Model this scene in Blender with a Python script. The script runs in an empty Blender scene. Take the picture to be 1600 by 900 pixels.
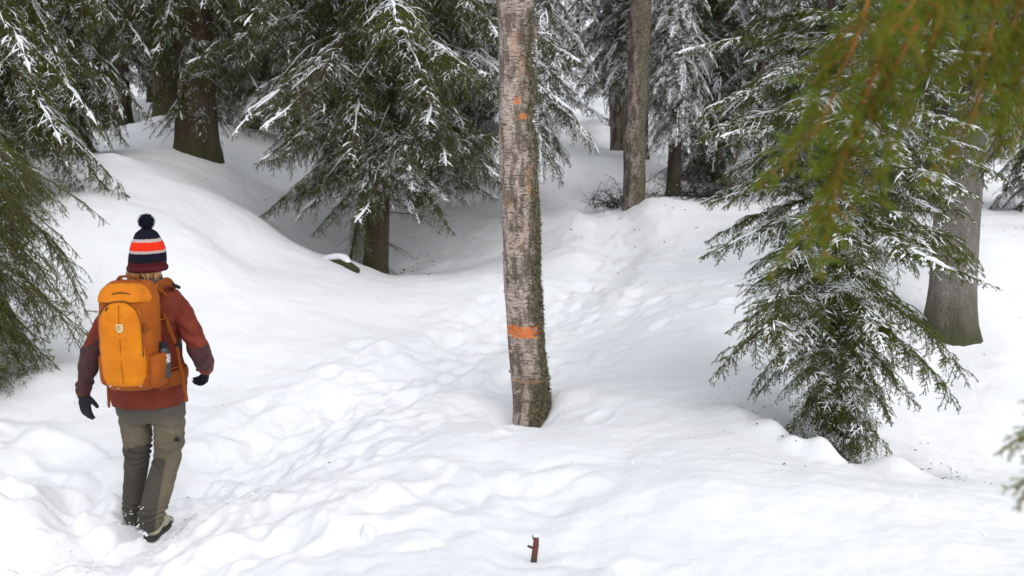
import bpy, bmesh, math, random
import numpy as np
from mathutils import Vector, Matrix, Euler

scene = bpy.context.scene
COL = scene.collection
R = math.radians

# ------------------------------------------------------------------ camera
CAM_Z = 2.4
FPX = 1556.0
PITCH = math.atan(260.0 / FPX)
cam_d = bpy.data.cameras.new("camera")
cam = bpy.data.objects.new("camera", cam_d)
COL.objects.link(cam)
cam.location = (0, 0, CAM_Z)
cam.rotation_euler = (math.pi / 2 - PITCH, 0, 0)
cam_d.sensor_width = 36.0
cam_d.lens = FPX / 1600 * 36.0
cam_d.clip_start = 0.05
cam_d.clip_end = 2000
cam_d.dof.use_dof = True
cam_d.dof.focus_distance = 6.6
cam_d.dof.aperture_fstop = 3.5
scene.camera = cam

# ------------------------------------------------------------------ overcast light
SUN_EL, SUN_AZ = R(48), R(150)     # azimuth from +Y, positive towards +X
w = bpy.data.worlds.new("World")
scene.world = w
w.use_nodes = True
nt = w.node_tree
for n in list(nt.nodes):
    nt.nodes.remove(n)
out = nt.nodes.new("ShaderNodeOutputWorld")
bg = nt.nodes.new("ShaderNodeBackground")
sky = nt.nodes.new("ShaderNodeTexSky")
sky.sky_type = 'NISHITA'
sky.sun_disc = False
sky.sun_elevation = SUN_EL
sky.sun_rotation = SUN_AZ
sky.air_density = 1.0
sky.dust_density = 4.0
hs = nt.nodes.new("ShaderNodeHueSaturation")
hs.inputs['Saturation'].default_value = 0.16
mixw = nt.nodes.new("ShaderNodeMix")
mixw.data_type = 'RGBA'
mixw.inputs[0].default_value = 0.55
mixw.inputs[7].default_value = (7.5, 7.75, 8.4, 1)
bg.inputs[1].default_value = 0.15
nt.links.new(sky.outputs[0], hs.inputs['Color'])
nt.links.new(hs.outputs[0], mixw.inputs[6])
nt.links.new(mixw.outputs[2], bg.inputs[0])
nt.links.new(bg.outputs[0], out.inputs[0])

sd = bpy.data.lights.new("sun", 'SUN')
sd.energy = 0.5
sd.angle = R(45)
sd.color = (1.0, 0.98, 0.955)
sun = bpy.data.objects.new("sun", sd)
COL.objects.link(sun)
sv = Vector((math.sin(SUN_AZ) * math.cos(SUN_EL), math.cos(SUN_AZ) * math.cos(SUN_EL), math.sin(SUN_EL)))
sun.rotation_euler = sv.to_track_quat('Z', 'Y').to_euler()

vs = scene.view_settings
scene.display_settings.display_device = 'sRGB'
vs.view_transform = 'Standard'
vs.look = 'None'
vs.exposure = 0.22
vs.gamma = 1.0
vs.use_curve_mapping = False

# ------------------------------------------------------------------ maths helpers
CP, SP = math.cos(PITCH), math.sin(PITCH)

def at(px, py, Y):
    """world point that stands Y metres ahead of the camera at a pixel of the 1600x900 photograph"""
    a = (px - 800) / FPX
    b = (450 - py) / FPX
    s = Y / (CP + b * SP)
    return np.array((a * s, Y, CAM_Z + s * (-SP + b * CP)))

def ppm(Y):
    return FPX / Y

_rs = np.random.RandomState(7)
_perm = np.concatenate([_rs.permutation(256)] * 3)
_g2 = _rs.normal(size=(256, 2)); _g2 /= np.linalg.norm(_g2, axis=1)[:, None]
_g3 = _rs.normal(size=(256, 3)); _g3 /= np.linalg.norm(_g3, axis=1)[:, None]

def noise2(x, y):
    xi = np.floor(x).astype(int); yi = np.floor(y).astype(int)
    xf = x - xi; yf = y - yi
    u = xf**3 * (xf * (xf * 6 - 15) + 10); v = yf**3 * (yf * (yf * 6 - 15) + 10)
    def g(ix, iy, dx, dy):
        h = _perm[_perm[ix & 255] + (iy & 255)]
        return _g2[h, 0] * dx + _g2[h, 1] * dy
    a = g(xi, yi, xf, yf); b = g(xi + 1, yi, xf - 1, yf)
    c = g(xi, yi + 1, xf, yf - 1); d = g(xi + 1, yi + 1, xf - 1, yf - 1)
    return (a + u * (b - a)) * (1 - v) + (c + u * (d - c)) * v

def noise3(p):
    p = np.asarray(p, float)
    i = np.floor(p).astype(int); f = p - i
    u = f**3 * (f * (f * 6 - 15) + 10)
    res = np.zeros(len(p))
    for dx in (0, 1):
        for dy in (0, 1):
            for dz in (0, 1):
                h = _perm[_perm[_perm[(i[:, 0] + dx) & 255] + ((i[:, 1] + dy) & 255)] + ((i[:, 2] + dz) & 255)]
                d = (_g3[h] * (f - np.array((dx, dy, dz)))).sum(1)
                wx = u[:, 0] if dx else 1 - u[:, 0]
                wy = u[:, 1] if dy else 1 - u[:, 1]
                wz = u[:, 2] if dz else 1 - u[:, 2]
                res += d * wx * wy * wz
    return res

def norm(v):
    return v / (np.linalg.norm(v, axis=-1, keepdims=True) + 1e-9)

def sstep(a, b, x):
    t = np.clip((x - a) / (b - a), 0, 1)
    return t * t * (3 - 2 * t)

# ------------------------------------------------------------------ mesh and object helpers
class MB:
    """collects arrays of vertices and faces and links them as one mesh object"""
    def __init__(s):
        s.v = []; s.f3 = []; s.m3 = []; s.f4 = []; s.m4 = []; s.n = 0
    def add(s, V, F, mat=0):
        V = np.asarray(V, float).reshape(-1, 3); F = np.asarray(F, int)
        if len(F) == 0:
            return
        s.v.append(V)
        if F.shape[1] == 3:
            s.f3.append(F + s.n); s.m3.append(np.full(len(F), mat))
        else:
            s.f4.append(F + s.n); s.m4.append(np.full(len(F), mat))
        s.n += len(V)
    def mesh(s, name, mats, smooth=True):
        V = np.concatenate(s.v)
        f3 = np.concatenate(s.f3) if s.f3 else np.zeros((0, 3), int)
        f4 = np.concatenate(s.f4) if s.f4 else np.zeros((0, 4), int)
        m = np.concatenate(s.m3 + s.m4)
        return raw_mesh(name, V, f3, f4, m, mats, smooth)

def raw_mesh(name, V, f3, f4, m, mats, smooth=True):
    me = bpy.data.meshes.new(name)
    me.vertices.add(len(V))
    me.vertices.foreach_set("co", np.ascontiguousarray(V, dtype=np.float32).ravel())
    loops = np.concatenate([f3.ravel(), f4.ravel()]).astype(np.int32)
    me.loops.add(len(loops))
    me.loops.foreach_set("vertex_index", loops)
    nf = len(f3) + len(f4)
    me.polygons.add(nf)
    st = np.concatenate([np.arange(len(f3)) * 3, len(f3) * 3 + np.arange(len(f4)) * 4]).astype(np.int32)
    tt = np.concatenate([np.full(len(f3), 3), np.full(len(f4), 4)]).astype(np.int32)
    me.polygons.foreach_set("loop_start", st)
    me.polygons.foreach_set("loop_total", tt)
    for mt in mats:
        me.materials.append(mt)
    me.polygons.foreach_set("material_index", np.asarray(m, dtype=np.int32))
    me.polygons.foreach_set("use_smooth", np.full(nf, bool(smooth)))
    me.update(calc_edges=True)
    return me

def link(name, me, parent=None, loc=None):
    o = bpy.data.objects.new(name, me)
    COL.objects.link(o)
    if parent:
        o.parent = parent
    if loc is not None:
        o.location = loc
    return o

def thing(name, label, cat, loc, group=None):
    o = bpy.data.objects.new(name, None)
    o.empty_display_size = 0.2
    COL.objects.link(o)
    o.location = loc
    tag(o, label, cat, group)
    return o

def tag(o, label=None, cat=None, group=None, kind=None):
    if label: o['label'] = label
    if cat: o['category'] = cat
    if group: o['group'] = group
    if kind: o['kind'] = kind
    return o

def tubes(P, Rr, k=4, squash=1.0, lift=0.0, ref=(0, 0, 1), caps=False):
    """P (N,n,3), Rr (N,n): N tubes of n rings with k sides"""
    P = np.asarray(P, float); Rr = np.asarray(Rr, float)
    if P.ndim == 2:
        P = P[None]; Rr = Rr[None]
    N, n, _ = P.shape
    T = norm(np.gradient(P, axis=1))
    ref = np.asarray(ref, float)
    S = norm(np.cross(T, ref) + 1e-4 * np.array((1, .3, 0)))
    U = np.cross(S, T)
    a = np.arange(k) * 2 * np.pi / k + np.pi / 4
    ca, sa = np.cos(a), np.sin(a)
    V = (P[:, :, None] + Rr[:, :, None, None] * (S[:, :, None] * ca[None, None, :, None]
         + U[:, :, None] * (sa * squash)[None, None, :, None]))
    V = V + (lift * Rr)[:, :, None, None] * np.array((0, 0, 1.0))
    base = (np.arange(N)[:, None, None] * n + np.arange(n - 1)[None, :, None]) * k
    i = np.arange(k)[None, None]; j = (np.arange(k) + 1)[None, None] % k
    F = np.stack([base + i, base + j, base + k + j, base + k + i], -1)
    keep = np.maximum(Rr[:, :-1], Rr[:, 1:])[:, :, None].repeat(k, 2) > 1e-5
    F = F[keep]
    V = V.reshape(-1, 3)
    return V, F

def cap_tube(mb, P, Rr, k=12, squash=1.0, mat=0, ref=(0, 0, 1)):
    """one closed tube with rounded ends"""
    P = np.asarray(P, float); Rr = np.asarray(Rr, float)
    if tuple(ref) == (0, 0, 1) and np.abs(norm(np.diff(P, axis=0))[:, 2]).max() > .8:
        ref = (0, 1, .02) if np.abs(norm(np.diff(P, axis=0))[:, 1]).max() < .93 else (1, 0, .3)
    d0 = norm(P[0] - P[1]); d1 = norm(P[-1] - P[-2])
    A = [P[0] + d0 * Rr[0] * .9, P[0] + d0 * Rr[0] * .6]; B = [P[-1] + d1 * Rr[-1] * .6, P[-1] + d1 * Rr[-1] * .9]
    P2 = np.vstack([A, P, B]); R2 = np.concatenate([[Rr[0] * .08, Rr[0] * .75], Rr, [Rr[-1] * .75, Rr[-1] * .08]])
    V, F = tubes(P2, R2, k, squash, ref=ref)
    n = len(P2)
    mb.add(V, F, mat)
    # end discs as fans
    c0 = len(V)
    V2 = np.vstack([V[:k], P2[0][None]]); mb.add(V2, [((i + 1) % k, i, k) for i in range(k)], mat)
    V3 = np.vstack([V[(n - 1) * k:], P2[-1][None]]); mb.add(V3, [(i, (i + 1) % k, k) for i in range(k)], mat)

def resample(P, n):
    """smooth Catmull-Rom curve through the points"""
    P = np.asarray(P, float)
    m = len(P)
    Q = np.vstack([2 * P[0] - P[1], P, 2 * P[-1] - P[-2]])
    t = np.linspace(0, m - 1 - 1e-6, n); i = t.astype(int); f = (t - i)[:, None]
    a, b, c, d = Q[i], Q[i + 1], Q[i + 2], Q[i + 3]
    return .5 * (2 * b + (c - a) * f + (2 * a - 5 * b + 4 * c - d) * f**2 + (3 * b - a - 3 * c + d) * f**3)

def loft(mb, rings, k=28, n=None, mat=0, power=2.0, cap=True):
    """rings: (cx,cy,cz, rx, ry) horizontal super-ellipse sections, closed top and bottom"""
    Rg = np.array(rings, float)
    if n:
        Rg = resample(Rg, n)
    a = np.arange(k) * 2 * np.pi / k
    c, s = np.cos(a), np.sin(a)
    e = 2.0 / power
    cx = np.sign(c) * np.abs(c)**e; sy = np.sign(s) * np.abs(s)**e
    V = np.stack([Rg[:, 0:1] + Rg[:, 3:4] * cx, Rg[:, 1:2] + Rg[:, 4:5] * sy, np.repeat(Rg[:, 2:3], k, 1)], -1)
    m = len(Rg)
    F = []
    for r in range(m - 1):
        for i in range(k):
            j = (i + 1) % k
            F.append((r * k + i, r * k + j, (r + 1) * k + j, (r + 1) * k + i))
    up = Rg[-1, 2] > Rg[0, 2]
    F = np.array(F)
    if not up:
        F = F[:, ::-1]
    mb.add(V.reshape(-1, 3), F, mat)
    if cap:
        for r, fl in ((0, up), (m - 1, not up)):
            ctr = Rg[r, :3]
            V2 = np.vstack([V[r], ctr[None]])
            mb.add(V2, [((i + 1) % k, i, k) if fl else (i, (i + 1) % k, k) for i in range(k)], mat)

def remesh(mb, name, mats, voxel=0.006, disp=None, matf=None, smooth_it=2):
    """fuses overlapping closed shapes into one continuous skin, then displaces and colours it"""
    me = mb.mesh(name, mats)
    o = bpy.data.objects.new(name + "_tmp", me)
    COL.objects.link(o)
    md = o.modifiers.new("r", 'REMESH'); md.mode = 'VOXEL'; md.voxel_size = voxel
    if smooth_it:
        sm = o.modifiers.new("s", 'SMOOTH'); sm.iterations = smooth_it; sm.factor = .5
    dg = bpy.context.evaluated_depsgraph_get()
    me2 = bpy.data.meshes.new_from_object(o.evaluated_get(dg))
    bpy.data.objects.remove(o)
    n = len(me2.vertices)
    co = np.empty(n * 3, np.float32); me2.vertices.foreach_get("co", co); co = co.reshape(-1, 3).astype(float)
    no = np.empty(n * 3, np.float32); me2.vertices.foreach_get("normal", no); no = no.reshape(-1, 3).astype(float)
    if disp:
        me2.vertices.foreach_set("co", (co + no * disp(co, no)[:, None]).astype(np.float32).ravel())
    nf = len(me2.polygons)
    me2.materials.clear()
    for m_ in mats:
        me2.materials.append(m_)
    if matf:
        c = np.empty(nf * 3, np.float32); me2.polygons.foreach_get("center", c)
        me2.polygons.foreach_set("material_index", matf(c.reshape(-1, 3)).astype(np.int32))
    me2.polygons.foreach_set("use_smooth", np.full(nf, True))
    me2.name = name
    me2.update()
    return me2

# ------------------------------------------------------------------ materials
def mat(name, col=(.5, .5, .5), rough=.7, **kw):
    m = bpy.data.materials.new(name)
    m.use_nodes = True
    b = m.node_tree.nodes["Principled BSDF"]
    b.inputs['Base Color'].default_value = (*col, 1)
    b.inputs['Roughness'].default_value = rough
    b.inputs['Specular IOR Level'].default_value = .25 if rough > .5 else .5
    for k_, v_ in kw.items():
        b.inputs[k_.replace('_', ' ')].default_value = v_
    return m

class N:
    """tiny node writer"""
    def __init__(s, m):
        s.t = m.node_tree; s.b = s.t.nodes["Principled BSDF"]; s.m = m
        s.tc = s.t.nodes.new("ShaderNodeTexCoord")
    def lk(s, a, b): s.t.links.new(a, b)
    def mapping(s, scale=(1, 1, 1), src='Object'):
        n = s.t.nodes.new("ShaderNodeMapping"); n.inputs['Scale'].default_value = scale
        s.lk(s.tc.outputs[src], n.inputs[0]); return n.outputs[0]
    def noise(s, vec, scale, detail=4, rough=.55, out='Fac', dist=0):
        n = s.t.nodes.new("ShaderNodeTexNoise"); n.inputs['Scale'].default_value = scale
        n.inputs['Detail'].default_value = detail; n.inputs['Roughness'].default_value = rough
        n.inputs['Distortion'].default_value = dist
        s.lk(vec, n.inputs['Vector']); return n.outputs[out]
    def voro(s, vec, scale, feature='F1', out='Distance'):
        n = s.t.nodes.new("ShaderNodeTexVoronoi"); n.feature = feature; n.inputs['Scale'].default_value = scale
        s.lk(vec, n.inputs['Vector']); return n.outputs[out]
    def ramp(s, fac, stops):
        n = s.t.nodes.new("ShaderNodeValToRGB"); e = n.color_ramp.elements
        while len(e) < len(stops): e.new(.5)
        for i, (p, c) in enumerate(stops):
            e[i].position = p
            e[i].color = (c, c, c, 1) if not hasattr(c, '__len__') else (*c, 1)
        s.lk(fac, n.inputs[0]); return n.outputs[0]
    def mix(s, fac, a, b):
        n = s.t.nodes.new("ShaderNodeMix"); n.data_type = 'RGBA'
        for inp, v in ((n.inputs[0], fac), (n.inputs[6], a), (n.inputs[7], b)):
            if hasattr(v, 'links'): s.lk(v, inp)
            elif hasattr(v, '__len__'): inp.default_value = (*v, 1)
            else: inp.default_value = v
        return n.outputs[2]
    def math(s, op, a, b=0.0, c=None):
        n = s.t.nodes.new("ShaderNodeMath"); n.operation = op
        for i, v in enumerate((a, b) if c is None else (a, b, c)):
            if hasattr(v, 'links'): s.lk(v, n.inputs[i])
            else: n.inputs[i].default_value = v
        return n.outputs[0]
    def sep(s, vec):
        n = s.t.nodes.new("ShaderNodeSeparateXYZ"); s.lk(vec, n.inputs[0]); return n.outputs
    def color(s, c): s.lk(c, s.b.inputs['Base Color'])
    def bump(s, h, strength=.4, dist=.01):
        n = s.t.nodes.new("ShaderNodeBump"); n.inputs['Strength'].default_value = strength
        n.inputs['Distance'].default_value = dist
        s.lk(h, n.inputs['Height']); s.lk(n.outputs[0], s.b.inputs['Normal'])

# snow on the ground
M_SNOW = mat("snow", (.86, .87, .89), .75)
n_ = N(M_SNOW); v_ = n_.mapping()
big = n_.noise(v_, .7, 3)
n_.color(n_.ramp(big, [(.3, (.845, .855, .875)), (.7, (.885, .89, .9))]))
h1 = n_.noise(v_, 8, 7, .68); h2 = n_.noise(v_, 75, 4, .75); h3 = n_.noise(v_, 260, 2, .7)
n_.bump(n_.math('ADD', n_.math('ADD', h1, n_.math('MULTIPLY', h2, .30)), n_.math('MULTIPLY', h3, .14)), .5, .034)
# snow lying on twigs
M_TSNOW = mat("twig_snow", (.86, .87, .89), .8)
# crowns
def needle_mat(name, dark, light, rough=.55, tl=.25):
    m = mat(name, dark, rough)
    n = N(m)
    g = n.t.nodes.new("ShaderNodeNewGeometry")
    oi = n.t.nodes.new("ShaderNodeObjectInfo")
    f = n.math('ADD', n.math('MULTIPLY', g.outputs['Random Per Island'], .55), n.math('MULTIPLY', n.noise(n.mapping(), 3.0, 2), .6))
    f = n.math('ADD', f, n.math('MULTIPLY', oi.outputs['Random'], .15))
    n.color(n.ramp(f, [(.25, dark), (.85, light)]))
    tr = n.t.nodes.new("ShaderNodeBsdfTranslucent"); tr.inputs[0].default_value = (*[c * 1.3 for c in light], 1)
    mx = n.t.nodes.new("ShaderNodeMixShader"); mx.inputs[0].default_value = tl
    n.lk(n.b.outputs[0], mx.inputs[1]); n.lk(tr.outputs[0], mx.inputs[2])
    n.lk(mx.outputs[0], n.t.nodes["Material Output"].inputs[0])
    return m
M_NEEDLE = needle_mat("spruce_needles", (.034, .058, .008), (.155, .205, .028))
M_NEEDLE_DK = needle_mat("dark_needles", (.040, .052, .015), (.135, .16, .045))
M_NEEDLE_FG = needle_mat("fresh_needles", (.032, .072, .006), (.175, .25, .014), tl=.34)
M_TWIG = mat("twig_bark", (.09, .06, .04), .85)
M_TWIG_FG = mat("orange_twig_bark", (.28, .105, .022), .8)

def spruce_bark(name, c0, c1, c2, moss=.3, vs_=26):
    m = mat(name, c1, .9); n = N(m)
    v = n.mapping((1, 1, .38))
    warp = n.noise(v, 6, 3, out='Color')
    vv = n.t.nodes.new("ShaderNodeMix"); vv.data_type = 'RGBA'; vv.inputs[0].default_value = .12
    n.lk(v, vv.inputs[6]); n.lk(warp, vv.inputs[7])
    vo = n.voro(vv.outputs[2], vs_, 'DISTANCE_TO_EDGE')
    cell = n.voro(vv.outputs[2], vs_, 'F1', 'Color')
    nz = n.noise(n.mapping((1, 1, .3)), 5, 6, .7)
    base = n.ramp(nz, [(.3, c0), (.5, c1), (.72, c2)])
    plate = n.ramp(vo, [(0, .45), (.14, 1.0)])
    mm = n.t.nodes.new("ShaderNodeMix"); mm.data_type = 'RGBA'; mm.blend_type = 'MULTIPLY'; mm.inputs[0].default_value = .6
    n.lk(base, mm.inputs[6]); n.lk(plate, mm.inputs[7])
    ms = n.ramp(n.noise(n.mapping((1, 1, .45)), 3.2, 5, .65), [(.52, 0.0), (.68, 1.0)])
    foot = n.ramp(n.math('ADD', n.math('MULTIPLY', n.sep(n.mapping())[2], .9), n.math('MULTIPLY', n.noise(n.mapping(), 5, 4), .6)), [(.30, .85), (.75, 0.0)])
    col2 = n.mix(n.math('MULTIPLY', ms, moss), mm.outputs[2], (.07, .075, .03))
    n.color(n.mix(foot, col2, (.06, .062, .025)))
    hh = n.math('ADD', n.math('MULTIPLY', n.ramp(vo, [(0, 0.0), (.25, 1.0)]), .8), n.noise(v, 40, 4, .7))
    n.bump(hh, .8, .012)
    return m
M_BARK_GREY = spruce_bark("grey_spruce_bark", (.13, .115, .10), (.23, .205, .18), (.33, .30, .27), .45, 52)
M_BARK_BROWN = spruce_bark("brown_spruce_bark", (.055, .038, .028), (.10, .068, .048), (.17, .13, .10), .35, 26)
M_BARK_DARK = spruce_bark("dark_spruce_bark", (.035, .027, .022), (.065, .048, .038), (.11, .09, .075), .5, 26)

# ------------------------------------------------------------------ the lie of the land
# (pixel x, pixel y, distance) readings of the snow surface
CTRL = [
    (-400, 900, 4.3), (0, 900, 4.6), (250, 900, 4.72), (500, 900, 4.35), (800, 900, 4.2), (1100, 900, 4.15), (1400, 900, 4.1), (1600, 900, 4.1), (1900, 900, 4.2),
    (60, 800, 5.2), (0, 730, 5.7), (215, 850, 5.2), (330, 765, 5.9), (120, 720, 5.9), (40, 640, 6.7), (-100, 610, 7.0), (10, 600, 7.1),
    (500, 800, 4.95), (650, 760, 5.25), (833, 860, 4.5), (820, 740, 5.4), (1050, 800, 4.75), (1250, 760, 5.1), (1420, 762, 5.15), (1560, 815, 4.75),
    (450, 680, 6.65), (600, 610, 7.4), (700, 690, 5.95), (828, 665, 6.95), (870, 630, 7.1), (780, 660, 6.75), (740, 560, 8.3),
    (960, 680, 6.1), (1100, 640, 6.4), (1080, 580, 7.2), (980, 560, 8.0), (1150, 650, 6.2), (1220, 690, 6.0), (1340, 726, 6.25),
    (1180, 590, 7.0), (1430, 705, 6.6), (1540, 665, 7.35), (1600, 715, 7.0), (1500, 775, 5.05), (1470, 745, 5.6), (1480, 605, 8.0), (1590, 590, 8.0), (1484, 520, 8.9), (1570, 545, 8.6), (1700, 600, 8.2),
    (300, 600, 7.4), (200, 530, 7.8), (60, 560, 7.7), (350, 500, 8.5), (250, 450, 8.6), (450, 440, 9.4), (550, 500, 8.9), (650, 520, 8.9),
    (150, 380, 8.9), (100, 320, 9.6), (180, 300, 10.2), (300, 360, 9.6), (50, 268, 10.8), (180, 240, 11.3), (110, 250, 11.2), (260, 275, 11.3), (330, 300, 11.2), (400, 330, 11.1), (370, 400, 9.9),
    (460, 400, 10.4), (520, 420, 10.4), (600, 437, 10.3), (690, 433, 10.4), (780, 430, 10.4), (840, 430, 10.8),
    (587, 428, 11.9), (640, 425, 12.0), (700, 418, 12.1), (760, 408, 12.2), (500, 405, 11.6), (450, 378, 11.5), (660, 375, 13.0), (740, 365, 13.1), (600, 375, 13.0),
    (470, 335, 13.0), (400, 318, 13.0), (560, 330, 13.6), (680, 335, 13.8), (760, 330, 13.8), (840, 350, 13.0),
    (450, 300, 15.0), (600, 300, 16.0), (350, 285, 13.4), (300, 258, 14.0), (250, 238, 15.0), (180, 215, 17.5), (190, 220, 19.0), (90, 235, 14.5), (210, 160, 24.0), (270, 180, 17.0),
    (860, 480, 9.8), (930, 440, 10.9), (900, 400, 11.6), (990, 390, 12.0), (1080, 420, 11.0), (1080, 500, 8.8), (1150, 380, 11.6), (1150, 470, 9.3), (1200, 330, 13.0),
    (993, 316, 13.4), (1052, 305, 14.0), (920, 320, 14.2), (870, 330, 14.0), (950, 290, 15.5), (890, 260, 17.0), (967, 235, 20.0), (860, 235, 19.0), (900, 192, 24.0), (830, 200, 24.0),
    (1120, 300, 14.5), (1200, 300, 15.0), (1250, 420, 10.5), (1350, 400, 11.0), (1400, 330, 13.0), (1450, 325, 13.5), (1380, 480, 9.3), (1420, 540, 8.5),
    (1540, 380, 10.4), (1600, 405, 10.2), (1560, 450, 9.8), (1600, 480, 9.6), (1700, 430, 9.8), (1570, 355, 12.6), (1600, 320, 15.0), (1700, 340, 13.0),
    (-150, 400, 9.5), (-250, 300, 11.5), (-200, 240, 15.0), (-400, 700, 6.0), (-500, 450, 9.0), (1900, 620, 8.0), (2000, 450, 10.0), (2000, 900, 4.3),
    (0, 190, 20), (-300, 185, 22), (500, 215, 22), (700, 210, 22), (1100, 215, 22), (1400, 210, 22), (1800, 215, 22),
    (0, 150, 34), (400, 150, 34), (800, 160, 34), (1200, 150, 34), (1600, 150, 34), (2100, 150, 34), (-500, 150, 34),
]
CW = np.array([at(*c) for c in CTRL])
extra = [(-3, 0, .7), (0, 0, .8), (3, 0, .85), (0, 2.2, .74), (-2, 2.2, .45), (2, 2.2, .72), (-6, 2, .4), (6, 2, .7), (-8, -6, .7), (8, -6, .9), (0, -8, .9),
         (-14, 4, 1.2), (14, 4, 1.0), (-40, 0, 3), (40, 0, 3), (-60, 60, 9), (0, 60, 6.5), (60, 60, 8), (-20, 60, 7.5), (25, 60, 7), (0, 110, 15), (-70, 110, 16), (70, 110, 16), (-40, 30, 4.2), (40, 30, 4.2), (0, -60, 3), (-60, -60, 3), (60, -60, 3)]
CW = np.vstack([CW, np.array(extra, float)])

def _phi(r2):
    return .5 * r2 * np.log(r2 + 1e-8)
_n = len(CW)
_XY = CW[:, :2]
_d2 = ((_XY[:, None] - _XY[None])**2).sum(-1)
_K = _phi(_d2) + np.eye(_n) * .003
_A = np.zeros((_n + 3, _n + 3)); _A[:_n, :_n] = _K; _A[:_n, _n] = 1; _A[:_n, _n + 1:] = _XY; _A[_n:, :_n] = _A[:_n, _n:].T
_W = np.linalg.solve(_A, np.concatenate([CW[:, 2], np.zeros(3)]))

TRAIL = resample(np.array([at(*c)[:2] for c in [(-120, 960, 4.3), (60, 895, 4.75), (215, 850, 5.2), (330, 765, 5.9), (460, 680, 6.65), (610, 605, 7.5), (740, 545, 8.6), (860, 480, 9.8),
          (945, 425, 11.2), (960, 370, 12.6), (915, 300, 15), (890, 240, 18.5), (900, 195, 24), (915, 180, 30)]]), 160)
WELLS = []   # x, y, radius, depth

def trail_dist(x, y):
    d = np.full(x.shape, 1e9)
    for p in TRAIL:
        d = np.minimum(d, (x - p[0])**2 + (y - p[1])**2)
    return np.sqrt(d)

_rd = np.random.RandomState(11)
DIMPLES = []
for _ in range(620):
    k_ = _rd.randint(0, 95)
    p_ = TRAIL[k_]
    off = _rd.normal(0, .33) if _rd.rand() < .6 else _rd.normal(.55, .5)
    nrm = np.array((TRAIL[k_ + 1] - TRAIL[k_])); nrm /= np.linalg.norm(nrm)
    q_ = p_ + np.array((nrm[1], -nrm[0])) * off + _rd.normal(0, .05, 2)
    ang = math.atan2(nrm[1], nrm[0]) + _rd.normal(0, .35)
    DIMPLES.append((q_[0], q_[1], ang, _rd.uniform(.09, .16), _rd.uniform(.05, .09), _rd.uniform(.008, .026) * (1 if _rd.rand() < .62 else -.7)))
for _ in range(90):      # stray lumps left of the hiker and in the middle
    DIMPLES.append((_rd.uniform(-3.6, -2.1), _rd.uniform(4.2, 6.4), _rd.uniform(0, 3), _rd.uniform(.1, .24), _rd.uniform(.08, .15), _rd.uniform(-.05, .05)))
for _ in range(60):
    DIMPLES.append((_rd.uniform(-1.5, .6), _rd.uniform(3.8, 5.6), _rd.uniform(0, 3), _rd.uniform(.12, .3), _rd.uniform(.08, .16), _rd.uniform(-.03, .035)))

PRINTS = []          # boot prints, left and right of the middle of the trail
_acc = 0.0
for k_ in range(1, 120):
    _acc += float(np.linalg.norm(TRAIL[k_] - TRAIL[k_ - 1]))
    if _acc > .34:
        _acc = 0
        nrm = norm(TRAIL[k_ + 1] - TRAIL[k_])
        for rep_ in range(2):
            q_ = TRAIL[k_] + np.array((nrm[1], -nrm[0])) * ((.11 if len(PRINTS) % 2 else -.11) + _rd.normal(0, .05)) + nrm * _rd.normal(0, .1)
            PRINTS.append((q_[0], q_[1], math.atan2(nrm[1], nrm[0]) + _rd.normal(0, .15), _rd.uniform(.008, .019)))

def base_height(x, y):
    x = np.asarray(x, float); y = np.asarray(y, float); sh = x.shape
    x = x.ravel(); y = y.ravel()
    z = _W[_n] + _W[_n + 1] * x + _W[_n + 2] * y
    for i in range(_n):
        z = z + _W[i] * _phi((x - _XY[i, 0])**2 + (y - _XY[i, 1])**2)
    return z.reshape(sh)

def ground(x, y, fine=True):
    x = np.atleast_1d(np.asarray(x, float)); y = np.atleast_1d(np.asarray(y, float))
    z = base_height(x, y)
    for (wx, wy, wr, wd) in WELLS:
        z = z - wd * np.exp(-((x - wx)**2 + (y - wy)**2) / wr**2)
    dt = trail_dist(x, y)
    z = z - .07 * np.exp(-(dt / .30)**4) + .035 * np.exp(-((dt - .55) / .2)**2)
    z = z + .07 * noise2(x * .9 + 3, y * .9) + .03 * noise2(x * 2.3, y * 2.3 + 9) + .012 * noise2(x * 5.1, y * 5.1)
    tr = np.exp(-(dt / .75)**2)
    z = z + .6 * tr * ((.045 * noise2(x * 4.3 + 5, y * 4.3)) + (.010 + .010 * sstep(.2, .5, dt)) * noise2(x * 9, y * 9 + 2) + .006 * noise2(x * 24, y * 24))
    z = z - .020 * tr * sstep(.15, .5, dt) * np.abs(noise2(x * 5 + 40, y * 5)) + .006 * noise2(x * 13, y * 13 + 70)
    # wind ripples on the open snow
    z = z + .003 * noise2(x * 3.0 + y * 2, y * 9)
    if fine:
        for (qx, qy, a, la, lb, dp) in DIMPLES:
            m = (np.abs(x - qx) < .5) & (np.abs(y - qy) < .5)
            if not m.any():
                continue
            dx = x[m] - qx; dy = y[m] - qy
            u = (dx * math.cos(a) + dy * math.sin(a)) / la; v = (-dx * math.sin(a) + dy * math.cos(a)) / lb
            r2 = u * u + v * v
            z[m] -= dp * np.exp(-r2**1.4) - .35 * dp * np.exp(-(np.sqrt(r2) - 1.55)**2 / .12)
        for (qx, qy, a, dp) in PRINTS:
            m = (np.abs(x - qx) < .3) & (np.abs(y - qy) < .3)
            if not m.any():
                continue
            dx = x[m] - qx; dy = y[m] - qy
            u = (dx * math.cos(a) + dy * math.sin(a)) / .15; v = (-dx * math.sin(a) + dy * math.cos(a)) / (.052 + .01 * np.clip(u_sign(dx, dy, a), -1, 1))
            r = np.abs(u)**2.6 + np.abs(v)**2.6
            z[m] += -dp * np.exp(-r**2.2) + .35 * dp * np.exp(-((r - 1.7) / .6)**2)
    return z

def u_sign(dx, dy, a):
    return (dx * math.cos(a) + dy * math.sin(a)) / .1

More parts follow.
